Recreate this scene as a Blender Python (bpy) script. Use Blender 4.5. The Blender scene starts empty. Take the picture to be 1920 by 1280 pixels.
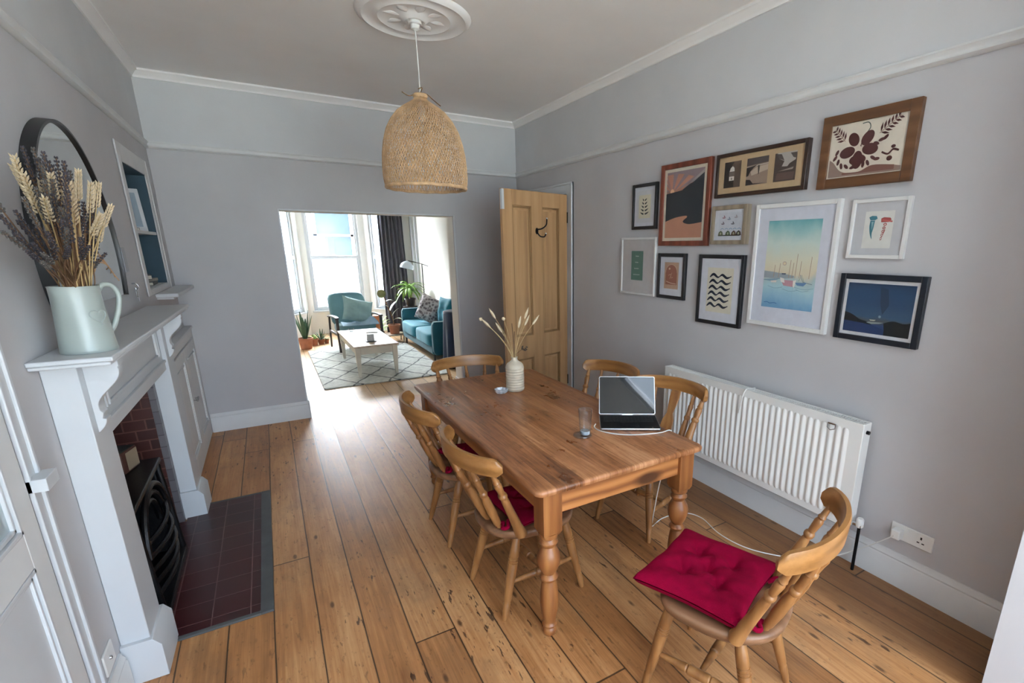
import bpy, bmesh, math, random
from mathutils import Vector, Matrix
R = math.radians
PI = math.pi
sc = bpy.context.scene
col = sc.collection
random.seed(7)

# ---------------------------------------------------------------- camera
cam_data = bpy.data.cameras.new('camera')
cam_data.sensor_width = 36.0
cam_data.lens = 922.0 / 1920 * 36
cam_data.shift_x = -128.25 / 1920
cam_data.shift_y = 77.9 / 1920
cam_data.clip_start = 0.02
cam_data.clip_end = 200
cam = bpy.data.objects.new('view_camera', cam_data)
col.objects.link(cam)
YAW, PITCH, ROLL = 0.557742, -0.269473, 0.003596
_f = Vector((math.sin(YAW) * math.cos(PITCH), math.cos(YAW) * math.cos(PITCH), math.sin(PITCH)))
_r = _f.cross(Vector((0, 0, 1))).normalized()
_u = _r.cross(_f)
_r2 = _r * math.cos(ROLL) + _u * math.sin(ROLL)
_u2 = -_r * math.sin(ROLL) + _u * math.cos(ROLL)
cm = Matrix((_r2, _u2, -_f)).transposed().to_4x4()
cm.translation = Vector((-2.59384, -5.57436, 1.71))
cam.matrix_world = cm
sc.camera = cam

# ---------------------------------------------------------------- world, light, exposure
world = bpy.data.worlds.new('overcast_sky')
sc.world = world
world.use_nodes = True
wn = world.node_tree
for n in list(wn.nodes): wn.nodes.remove(n)
wo = wn.nodes.new('ShaderNodeOutputWorld'); wb = wn.nodes.new('ShaderNodeBackground')
wb.inputs['Color'].default_value = (0.85, 0.92, 1.0, 1)
# bright overcast: the cloud is far brighter on the street side (+y), where the sun stands behind it
wt = wn.nodes.new('ShaderNodeTexCoord'); wsx = wn.nodes.new('ShaderNodeSeparateXYZ'); wn.links.new(wt.outputs['Generated'], wsx.inputs[0])
wm = wn.nodes.new('ShaderNodeMapRange'); wm.interpolation_type = 'SMOOTHSTEP'
wm.inputs['From Min'].default_value = -0.3; wm.inputs['From Max'].default_value = 0.6; wm.inputs['To Min'].default_value = 6.0; wm.inputs['To Max'].default_value = 70.0
wcr = wn.nodes.new('ShaderNodeValToRGB'); wcr.color_ramp.elements[0].position = 0.0; wcr.color_ramp.elements[0].color = (0.66, 0.82, 1.0, 1)
wcr.color_ramp.elements[1].position = 0.4; wcr.color_ramp.elements[1].color = (0.88, 0.94, 1.0, 1)
wn.links.new(wsx.outputs[1], wcr.inputs[0]); wn.links.new(wcr.outputs[0], wb.inputs['Color'])
wn.links.new(wsx.outputs[1], wm.inputs['Value']); wn.links.new(wm.outputs[0], wb.inputs['Strength'])
wn.links.new(wb.outputs[0], wo.inputs[0])

def portal(name, loc, sx, sy, direction):
    l = bpy.data.lights.new(name, 'AREA'); l.shape = 'RECTANGLE'; l.size = sx; l.size_y = sy
    l.cycles.is_portal = True
    o = bpy.data.objects.new(name, l); col.objects.link(o); o.location = loc
    o.rotation_euler = Vector(direction).to_track_quat('-Z', 'Z').to_euler()
    return o
portal('daylight_bay_window', (-1.4, 5.60, 1.6), 1.0, 2.4, (0, -1, 0))
portal('daylight_bay_side_right', (-0.62, 5.30, 1.6), 0.55, 2.4, (-0.81, -0.58, 0))
portal('daylight_bay_side_left', (-2.24, 5.30, 1.6), 0.55, 2.4, (0.81, -0.58, 0))
portal('daylight_kitchen_window', (-1.70, -7.60, 1.35), 2.9, 2.5, (0, 1, 0))
portal('daylight_rooflight', (-1.39, -6.60, 3.06), 1.78, 1.0, (0, 0, -1))
sc.view_settings.view_transform = 'Standard'
sc.view_settings.look = 'None'
sc.view_settings.gamma = 1.0
sc.view_settings.use_curve_mapping = False
sc.view_settings.exposure = 0.88
sc.cycles.use_denoising = True
sc.cycles.max_bounces = 10
sc.cycles.diffuse_bounces = 7
sc.cycles.glossy_bounces = 4
sc.cycles.transmission_bounces = 6
sc.cycles.transparent_max_bounces = 12
sc.cycles.caustics_reflective = False
sc.cycles.caustics_refractive = False
sc.cycles.sample_clamp_indirect = 8

# ---------------------------------------------------------------- materials
def srgb(c):
    if isinstance(c, str):
        c = tuple(int(c[i:i + 2], 16) / 255 for i in (0, 2, 4))
    return tuple((x / 12.92 if x <= 0.04045 else ((x + 0.055) / 1.055) ** 2.4) for x in c[:3]) + (1,)
_mc = {}
def newmat(name):
    m = bpy.data.materials.new(name); m.use_nodes = True
    nt = m.node_tree; b = nt.nodes['Principled BSDF']
    return m, nt, b
def N(nt, typ, **kw):
    n = nt.nodes.new(typ)
    for k, v in kw.items(): setattr(n, k, v)
    return n
def MATH(nt, op, a, b=None, c=None, clamp=False):
    n = nt.nodes.new('ShaderNodeMath'); n.operation = op; n.use_clamp = clamp
    for i, v in enumerate((a, b, c)):
        if v is None: continue
        if isinstance(v, (int, float)): n.inputs[i].default_value = v
        else: nt.links.new(v, n.inputs[i])
    return n.outputs[0]
def ramp(nt, fac, stops, interp='LINEAR'):
    r = nt.nodes.new('ShaderNodeValToRGB'); r.color_ramp.interpolation = interp
    e = r.color_ramp.elements
    while len(e) < len(stops): e.new(0.5)
    for el, (p, c) in zip(e, stops):
        el.position = p; el.color = c if len(c) == 4 and not isinstance(c, str) else srgb(c)
    if fac is not None: nt.links.new(fac, r.inputs[0])
    return r.outputs[0]
def mix(nt, fac, a, b, mode='MIX'):
    n = nt.nodes.new('ShaderNodeMix'); n.data_type = 'RGBA'; n.blend_type = mode
    for i, v in ((0, fac), (6, a), (7, b)):
        if isinstance(v, (int, float)): n.inputs[i].default_value = v
        elif isinstance(v, (tuple, list)): n.inputs[i].default_value = v
        elif isinstance(v, str): n.inputs[i].default_value = srgb(v)
        else: nt.links.new(v, n.inputs[i])
    return n.outputs[2]
def bump(nt, b, h, strength=0.3, dist=0.01):
    bp = nt.nodes.new('ShaderNodeBump'); bp.inputs['Strength'].default_value = strength; bp.inputs['Distance'].default_value = dist
    nt.links.new(h, bp.inputs['Height']); nt.links.new(bp.outputs[0], b.inputs['Normal'])
def noise(nt, vec, scale, detail=4, rough=0.5, dist=0.0):
    n = nt.nodes.new('ShaderNodeTexNoise'); n.inputs['Scale'].default_value = scale; n.inputs['Detail'].default_value = detail
    n.inputs['Roughness'].default_value = rough; n.inputs['Distortion'].default_value = dist
    if vec is not None: nt.links.new(vec, n.inputs['Vector'])
    return n.outputs['Fac']
def mapping(nt, vec, scale=(1, 1, 1), loc=(0, 0, 0), rot=(0, 0, 0)):
    n = nt.nodes.new('ShaderNodeMapping'); n.inputs['Scale'].default_value = scale; n.inputs['Location'].default_value = loc; n.inputs['Rotation'].default_value = rot
    nt.links.new(vec, n.inputs['Vector']); return n.outputs[0]

def plain(name, c, rough=0.5, metal=0.0, var=0.06, vscale=12, bumpy=0.0, sheen=0.0, spec=0.5, coat=0.0):
    """one paint / fabric / ceramic with slight procedural variation"""
    key = (name, c if isinstance(c, str) else tuple(c))
    if key in _mc: return _mc[key]
    m, nt, b = newmat(name)
    tc = N(nt, 'ShaderNodeTexCoord')
    f = noise(nt, tc.outputs['Object'], vscale, 4)
    base = srgb(c)
    lo = tuple(x * (1 - var) for x in base[:3]) + (1,); hi = tuple(min(1, x * (1 + var)) for x in base[:3]) + (1,)
    nt.links.new(ramp(nt, f, [(0.3, lo), (0.7, hi)]), b.inputs['Base Color'])
    b.inputs['Roughness'].default_value = rough; b.inputs['Metallic'].default_value = metal
    b.inputs['Specular IOR Level'].default_value = spec
    if sheen: b.inputs['Sheen Weight'].default_value = sheen
    if coat: b.inputs['Coat Weight'].default_value = coat
    if bumpy: bump(nt, b, noise(nt, tc.outputs['Object'], vscale * 12, 3), bumpy, 0.004)
    _mc[key] = m
    return m

def wood(name, dark, mid, light, axis='Y', scale=1.0, rough=0.4, rings=0.5, knots=0.0, coat=0.0):
    m, nt, b = newmat(name)
    tc = N(nt, 'ShaderNodeTexCoord'); oi = N(nt, 'ShaderNodeObjectInfo')
    add = N(nt, 'ShaderNodeVectorMath', operation='ADD')
    nt.links.new(tc.outputs['Object'], add.inputs[0])
    mul = N(nt, 'ShaderNodeVectorMath', operation='SCALE'); mul.inputs[0].default_value = (7.3, 5.1, 9.7)
    nt.links.new(oi.outputs['Random'], mul.inputs['Scale']); nt.links.new(mul.outputs[0], add.inputs[1])
    s = {'X': (0.9, 14, 14), 'Y': (14, 0.9, 14), 'Z': (14, 14, 0.9)}[axis]
    s = tuple(v * scale for v in s)
    v = mapping(nt, add.outputs[0], s)
    f1 = noise(nt, v, 1.0, 5, 0.6, 0.6)
    v2 = mapping(nt, add.outputs[0], tuple(x * 5 for x in s))
    f2 = noise(nt, v2, 1.0, 3, 0.6, 0.2)
    w = N(nt, 'ShaderNodeTexWave', wave_type='RINGS', rings_direction=axis)
    w.inputs['Scale'].default_value = 6 * scale; w.inputs['Distortion'].default_value = 6; w.inputs['Detail'].default_value = 2; w.inputs['Detail Scale'].default_value = 0.7
    nt.links.new(mapping(nt, add.outputs[0], tuple(0.35 if i == 'XYZ'.index(axis) else 1.6 for i in range(3))), w.inputs['Vector'])
    t = MATH(nt, 'ADD', MATH(nt, 'MULTIPLY', f1, 1 - rings * 0.5), MATH(nt, 'MULTIPLY', w.outputs['Fac'], rings * 0.5))
    t = MATH(nt, 'ADD', MATH(nt, 'MULTIPLY', t, 0.75), MATH(nt, 'MULTIPLY', f2, 0.25))
    c = ramp(nt, t, [(0.28, dark), (0.5, mid), (0.72, light)])
    if knots:
        vo = N(nt, 'ShaderNodeTexVoronoi'); vo.inputs['Scale'].default_value = 1.0
        nt.links.new(mapping(nt, add.outputs[0], tuple((2.2 if i == 'XYZ'.index(axis) else 5.5) * knots for i in range(3))), vo.inputs['Vector'])
        k = ramp(nt, vo.outputs['Distance'], [(0.06, (1, 1, 1, 1)), (0.12, (0, 0, 0, 1))])
        c = mix(nt, k, c, tuple(x * 0.35 for x in srgb(dark)[:3]) + (1,))
    nt.links.new(c, b.inputs['Base Color'])
    b.inputs['Roughness'].default_value = rough
    if coat: b.inputs['Coat Weight'].default_value = coat; b.inputs['Coat Roughness'].default_value = 0.25
    bump(nt, b, t, 0.12, 0.003)
    return m

def floor_mat(name, stops, x0, bw, knots=True, border=False, rough=(0.34, 0.52)):
    m, nt, b = newmat(name)
    tc = N(nt, 'ShaderNodeTexCoord'); sep = N(nt, 'ShaderNodeSeparateXYZ'); nt.links.new(tc.outputs['Object'], sep.inputs[0])
    x, y = sep.outputs[0], sep.outputs[1]
    # slight waviness of the board edges
    wob = MATH(nt, 'MULTIPLY', MATH(nt, 'SUBTRACT', noise(nt, mapping(nt, tc.outputs['Object'], (0.5, 0.9, 1)), 1.0, 2), 0.5), 0.02)
    xs = MATH(nt, 'DIVIDE', MATH(nt, 'ADD', MATH(nt, 'SUBTRACT', x, x0), wob), bw)
    idx = MATH(nt, 'FLOOR', xs); fr = MATH(nt, 'FRACT', xs)
    wn1 = N(nt, 'ShaderNodeTexWhiteNoise', noise_dimensions='1D'); nt.links.new(idx, wn1.inputs['W'])
    yo = MATH(nt, 'DIVIDE', MATH(nt, 'ADD', y, MATH(nt, 'MULTIPLY', wn1.outputs['Value'], 4.6)), 4.6)
    jid = MATH(nt, 'FLOOR', yo); jf = MATH(nt, 'FRACT', yo)
    cv = N(nt, 'ShaderNodeCombineXYZ'); nt.links.new(idx, cv.inputs[0]); nt.links.new(jid, cv.inputs[1])
    wn2 = N(nt, 'ShaderNodeTexWhiteNoise', noise_dimensions='2D'); nt.links.new(cv.outputs[0], wn2.inputs['Vector'])
    e1 = MATH(nt, 'ABSOLUTE', MATH(nt, 'SUBTRACT', fr, 0.5))
    gap = MATH(nt, 'GREATER_THAN', e1, 0.484)
    softgap = ramp(nt, e1, [(0.455, (0, 0, 0, 1)), (0.495, (1, 1, 1, 1))])
    e2 = MATH(nt, 'GREATER_THAN', MATH(nt, 'ABSOLUTE', MATH(nt, 'SUBTRACT', jf, 0.5)), 0.4991)
    lines = MATH(nt, 'MAXIMUM', gap, e2)
    sc_ = N(nt, 'ShaderNodeVectorMath', operation='SCALE'); nt.links.new(wn2.outputs['Color'], sc_.inputs[0]); sc_.inputs['Scale'].default_value = 11
    add = N(nt, 'ShaderNodeVectorMath', operation='ADD'); nt.links.new(tc.outputs['Object'], add.inputs[0]); nt.links.new(sc_.outputs[0], add.inputs[1])
    P = add.outputs[0]
    g1 = noise(nt, mapping(nt, P, (26, 1.3, 1)), 1.0, 5, 0.6, 0.8)
    g2 = noise(nt, mapping(nt, P, (130, 4, 1)), 1.0, 3, 0.5)
    big = noise(nt, mapping(nt, tc.outputs['Object'], (2.2, 1.1, 1)), 1.0, 5, 0.62)
    t = MATH(nt, 'ADD', MATH(nt, 'MULTIPLY', g1, 0.30), MATH(nt, 'MULTIPLY', g2, 0.18))
    t = MATH(nt, 'ADD', t, MATH(nt, 'MULTIPLY', big, 0.36))
    t = MATH(nt, 'ADD', t, MATH(nt, 'MULTIPLY', wn2.outputs['Value'], 0.16))
    c = ramp(nt, t, stops)
    # blotchy worn, greyer patches
    worn = ramp(nt, noise(nt, mapping(nt, tc.outputs['Object'], (3.0, 1.6, 1), (4, 2, 0)), 1.0, 6, 0.7), [(0.50, (0, 0, 0, 1)), (0.66, (1, 1, 1, 1))])
    c = mix(nt, MATH(nt, 'MULTIPLY', worn, 0.42), c, '7f6248')
    speck = ramp(nt, noise(nt, mapping(nt, P, (60, 22, 1)), 1.0, 3, 0.65), [(0.60, (0, 0, 0, 1)), (0.70, (1, 1, 1, 1))])
    c = mix(nt, MATH(nt, 'MULTIPLY', speck, 0.42), c, '5a3a22')
    if knots:
        # elongated dark splits and worm marks along the grain
        mk = noise(nt, mapping(nt, P, (44, 9, 1)), 1.0, 3, 0.55)
        msk = noise(nt, mapping(nt, tc.outputs['Object'], (1.3, 0.9, 1), (1, 7, 0)), 1.0, 2)
        mk = MATH(nt, 'MULTIPLY', ramp(nt, mk, [(0.64, (0, 0, 0, 1)), (0.68, (1, 1, 1, 1))]), ramp(nt, msk, [(0.46, (0, 0, 0, 1)), (0.55, (1, 1, 1, 1))]))
        c = mix(nt, MATH(nt, 'MULTIPLY', mk, 0.8), c, '35221a')
        vo = N(nt, 'ShaderNodeTexVoronoi'); vo.inputs['Scale'].default_value = 1.0; nt.links.new(mapping(nt, P, (9, 3.2, 1)), vo.inputs['Vector'])
        k = ramp(nt, vo.outputs['Distance'], [(0.05, (1, 1, 1, 1)), (0.11, (0, 0, 0, 1))])
        c = mix(nt, MATH(nt, 'MULTIPLY', k, 0.75), c, '3d2415')
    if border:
        # old varnished border left along the right wall, with the pier's shade painted in
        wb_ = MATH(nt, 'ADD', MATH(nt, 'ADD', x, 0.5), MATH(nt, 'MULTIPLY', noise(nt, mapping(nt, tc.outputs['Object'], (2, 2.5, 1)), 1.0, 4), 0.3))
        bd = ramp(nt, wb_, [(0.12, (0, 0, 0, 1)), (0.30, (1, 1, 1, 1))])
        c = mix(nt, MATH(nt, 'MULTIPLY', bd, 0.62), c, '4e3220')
    c = mix(nt, MATH(nt, 'MULTIPLY', softgap, 0.22), c, '3a2718')
    c = mix(nt, MATH(nt, 'MULTIPLY', lines, 0.80), c, '1d130d')
    nt.links.new(c, b.inputs['Base Color'])
    rr = ramp(nt, t, [(0.3, (rough[0],) * 3 + (1,)), (0.7, (rough[1],) * 3 + (1,))])
    nt.links.new(rr, b.inputs['Roughness'])
    h = MATH(nt, 'SUBTRACT', MATH(nt, 'MULTIPLY', t, 0.25), MATH(nt, 'ADD', MATH(nt, 'MULTIPLY', softgap, 0.5), lines))
    bump(nt, b, h, 0.22, 0.003)
    return m

def tiles(name, c1, c2, mortar, w, h, msize=0.03, rough=0.4, offset=0.5, plane='XY', var=0.5):
    m, nt, b = newmat(name)
    tc = N(nt, 'ShaderNodeTexCoord')
    rot = {'XY': (0, 0, 0), 'XZ': (R(90), 0, 0), 'YX': (0, 0, R(90))}[plane]
    v = mapping(nt, tc.outputs['Object'], (1, 1, 1), (0, 0, 0), rot)
    if plane == 'YZ' or plane == 'XZ':
        sep = N(nt, 'ShaderNodeSeparateXYZ'); nt.links.new(tc.outputs['Object'], sep.inputs[0])
        cb = N(nt, 'ShaderNodeCombineXYZ')
        nt.links.new(MATH(nt, 'ADD', sep.outputs[0], sep.outputs[1]), cb.inputs[0]); nt.links.new(sep.outputs[2], cb.inputs[1])
        v = cb.outputs[0]
    br = N(nt, 'ShaderNodeTexBrick'); br.offset = offset
    br.inputs['Color1'].default_value = srgb(c1); br.inputs['Color2'].default_value = srgb(c2); br.inputs['Mortar'].default_value = srgb(mortar)
    br.inputs['Scale'].default_value = 1.0; br.inputs['Mortar Size'].default_value = msize * h; br.inputs['Brick Width'].default_value = w; br.inputs['Row Height'].default_value = h
    br.inputs['Mortar Smooth'].default_value = 0.3
    nt.links.new(v, br.inputs['Vector'])
    f = noise(nt, tc.outputs['Object'], 9, 5, 0.6)
    c = mix(nt, MATH(nt, 'MULTIPLY', f, var), br.outputs['Color'], srgb(c2))
    nt.links.new(c, b.inputs['Base Color']); b.inputs['Roughness'].default_value = rough
    bump(nt, b, MATH(nt, 'SUBTRACT', 1.0, br.outputs['Fac']), 0.4, 0.003)
    return m

def ramp_mat(name, axis, stops, nz=0.0, nscale=4, rough=0.6, interp='LINEAR'):
    """colour ramp along a generated axis (printed gradients)"""
    m, nt, b = newmat(name)
    tc = N(nt, 'ShaderNodeTexCoord'); sep = N(nt, 'ShaderNodeSeparateXYZ'); nt.links.new(tc.outputs['Generated'], sep.inputs[0])
    f = sep.outputs[axis]
    if nz: f = MATH(nt, 'ADD', f, MATH(nt, 'MULTIPLY', MATH(nt, 'SUBTRACT', noise(nt, tc.outputs['Generated'], nscale, 5), 0.5), nz))
    nt.links.new(ramp(nt, f, stops, interp), b.inputs['Base Color']); b.inputs['Roughness'].default_value = rough
    return m

def glass_mat(name, tint=(1, 1, 1), refl=0.12, rough=0.0):
    m, nt, b = newmat(name); nt.nodes.remove(b)
    out = [n for n in nt.nodes if n.type == 'OUTPUT_MATERIAL'][0]
    tr = N(nt, 'ShaderNodeBsdfTransparent'); tr.inputs[0].default_value = tint + (1,)
    gl = N(nt, 'ShaderNodeBsdfGlossy'); gl.inputs['Roughness'].default_value = rough
    fr = N(nt, 'ShaderNodeLayerWeight')
    mx = N(nt, 'ShaderNodeMixShader')
    nt.links.new(MATH(nt, 'ADD', MATH(nt, 'MULTIPLY', MATH(nt, 'POWER', fr.outputs['Facing'], 3.0), refl * 5, clamp=True), refl * .35), mx.inputs[0])
    nt.links.new(tr.outputs[0], mx.inputs[1]); nt.links.new(gl.outputs[0], mx.inputs[2]); nt.links.new(mx.outputs[0], out.inputs['Surface'])
    return m
def frosted_mat(name):
    m, nt, b = newmat(name); nt.nodes.remove(b)
    out = [n for n in nt.nodes if n.type == 'OUTPUT_MATERIAL'][0]
    tl = N(nt, 'ShaderNodeBsdfTranslucent'); tl.inputs[0].default_value = (0.92, 0.94, 0.95, 1)
    df = N(nt, 'ShaderNodeBsdfDiffuse'); df.inputs[0].default_value = (0.9, 0.92, 0.93, 1)
    mx = N(nt, 'ShaderNodeMixShader'); mx.inputs[0].default_value = 0.15
    nt.links.new(tl.outputs[0], mx.inputs[1]); nt.links.new(df.outputs[0], mx.inputs[2]); nt.links.new(mx.outputs[0], out.inputs['Surface'])
    return m

M = {}
M['wall'] = plain('grey_wall_paint', 'b9b8ba', 0.85, var=0.035, vscale=2.5, bumpy=0.12)
M['upper'] = plain('white_wall_paint', 'c8c9cb', 0.85, var=0.03, vscale=2.5, bumpy=0.12)
M['ceil'] = plain('ceiling_paint', 'f0efee', 0.9, var=0.03, vscale=1.6, bumpy=0.12)
M['backwall'] = plain('cream_wall_paint', 'dedcd6', 0.85, var=0.02, vscale=2)
M['gloss'] = plain('white_gloss_paint', 'c3c6c9', 0.38, var=0.02, vscale=6)
M['trim'] = plain('white_eggshell_trim', 'd0d1d1', 0.5, var=0.03, vscale=6)
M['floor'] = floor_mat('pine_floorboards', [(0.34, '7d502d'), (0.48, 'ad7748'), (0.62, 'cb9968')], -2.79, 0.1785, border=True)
M['floor2'] = floor_mat('pale_pine_floorboards', [(0.34, 'a5825c'), (0.5, 'bd9a72'), (0.62, 'cdae88')], -2.79, 0.1785, knots=False)
def table_mat():
    m, nt, b = newmat('old_pine_table_top')
    tc = N(nt, 'ShaderNodeTexCoord'); O = tc.outputs['Object']; sep = N(nt, 'ShaderNodeSeparateXYZ'); nt.links.new(O, sep.inputs[0])
    xs = MATH(nt, 'DIVIDE', MATH(nt, 'ADD', sep.outputs[0], 2.0), 0.135); idx = MATH(nt, 'FLOOR', xs); fr = MATH(nt, 'FRACT', xs)
    wn_ = N(nt, 'ShaderNodeTexWhiteNoise', noise_dimensions='1D'); nt.links.new(idx, wn_.inputs['W'])
    s_ = N(nt, 'ShaderNodeVectorMath', operation='SCALE'); nt.links.new(wn_.outputs['Color'], s_.inputs[0]); s_.inputs['Scale'].default_value = 9
    ad = N(nt, 'ShaderNodeVectorMath', operation='ADD'); nt.links.new(O, ad.inputs[0]); nt.links.new(s_.outputs[0], ad.inputs[1]); P = ad.outputs[0]
    g1 = noise(nt, mapping(nt, P, (24, 1.6, 1)), 1, 5, .6, 1.2); g2 = noise(nt, mapping(nt, P, (110, 5, 1)), 1, 3, .5)
    big = noise(nt, mapping(nt, O, (5, 3.2, 1)), 1, 6, .65)
    t = MATH(nt, 'ADD', MATH(nt, 'MULTIPLY', g1, .40), MATH(nt, 'ADD', MATH(nt, 'MULTIPLY', g2, .20), MATH(nt, 'MULTIPLY', big, .30)))
    t = MATH(nt, 'ADD', t, MATH(nt, 'MULTIPLY', wn_.outputs['Value'], .12))
    c = ramp(nt, t, [(.38, '5f3820'), (.47, '8b5733'), (.56, 'a8714a'), (.64, 'bb8860')])
    st = ramp(nt, noise(nt, mapping(nt, O, (9, 4.5, 1), (3, 1, 0)), 1, 4, .7), [(.58, (0, 0, 0, 1)), (.70, (1, 1, 1, 1))])
    c = mix(nt, MATH(nt, 'MULTIPLY', st, .55), c, '55331f')
    vo = N(nt, 'ShaderNodeTexVoronoi'); vo.inputs['Scale'].default_value = 1; nt.links.new(mapping(nt, O, (4.3, 3.1, 1), (.3, .7, 0)), vo.inputs['Vector'])
    c = mix(nt, ramp(nt, vo.outputs['Distance'], [(.045, (.8, .8, .8, 1)), (.085, (0, 0, 0, 1))]), c, '2f1b12')
    dk = ramp(nt, noise(nt, mapping(nt, P, (40, 12, 1)), 1, 2), [(.68, (0, 0, 0, 1)), (.74, (.6, .6, .6, 1))])
    c = mix(nt, dk, c, '3b2215')
    seam = MATH(nt, 'GREATER_THAN', MATH(nt, 'ABSOLUTE', MATH(nt, 'SUBTRACT', fr, .5)), .493)
    c = mix(nt, MATH(nt, 'MULTIPLY', seam, .45), c, '3a2216')
    nt.links.new(c, b.inputs['Base Color'])
    nt.links.new(ramp(nt, big, [(.35, (.26, .26, .26, 1)), (.65, (.40, .40, .40, 1))]), b.inputs['Roughness'])
    bump(nt, b, t, .15, .003)
    return m
M['table'] = table_mat()
M['tabledge'] = wood('dark_pine_table_top', '4f2d1b', '85522f', 'a06a40', 'Y', 0.55, 0.42, 0.35, 0.35)
M['tablex'] = wood('pine_table_apron', '7c4824', 'a46736', 'b97c46', 'X', 0.7, 0.45, 0.9, 0.5)
M['tabley'] = wood('pine_table_apron_long', '74452a', '9c6339', 'b57947', 'Y', 0.7, 0.45, 0.6, 0.5)
M['tablez'] = wood('pine_table_leg', '683c20', '8c562e', 'a26c3c', 'Z', 0.7, 0.38, 0.5, 0.3)
M['chair'] = wood('beech_chair_frame', '6b4526', '916237', 'a97a4a', 'Z', 0.7, 0.36, 0.4)
M['chairseat'] = wood('worn_beech_seat', '5c3f2b', '7f5a3f', '967054', 'Y', 0.6, 0.42, 0.5)
M['chairrail'] = wood('beech_chair_rail', '70481f', '976838', 'b07f4c', 'X', 0.7, 0.33, 0.4)
M['pine'] = wood('stripped_pine_door', '987350', 'b18a60', 'c09b72', 'Z', 0.4, 0.55, 0.25, 0.35)
M['red'] = plain('crimson_cushion_fabric', '820229', 0.95, var=0.10, vscale=30, bumpy=0.6, sheen=0.0, spec=0.08)
M['black'] = plain('black_painted_metal', '151517', 0.4, var=0.1)
M['iron'] = plain('cast_iron', '1a1a1c', 0.38, metal=0.6, var=0.25, vscale=20, bumpy=0.3)
M['chrome'] = plain('chrome_metal', 'c9cbce', 0.15, metal=1.0, var=0.02)
M['silver'] = plain('brushed_aluminium', 'b9bbbf', 0.3, metal=1.0, var=0.02)
M['white'] = plain('white_plastic', 'dcdcd9', 0.35, var=0.01)
M['radiator'] = plain('radiator_enamel', 'e6e6e3', 0.35, var=0.015, vscale=4)
M['glass'] = glass_mat('window_glass')
M['pglass'] = glass_mat('picture_glass', refl=0.02)
M['frost'] = frosted_mat('frosted_window_film')
M['mirror'] = plain('mirror_silver', 'd9dcd8', 0.02, metal=1.0, var=0.0)
def flat(c, rough=0.7):
    return plain('print_ink_' + (c if isinstance(c, str) else 'x'), c, rough, var=0.04, vscale=25)

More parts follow.
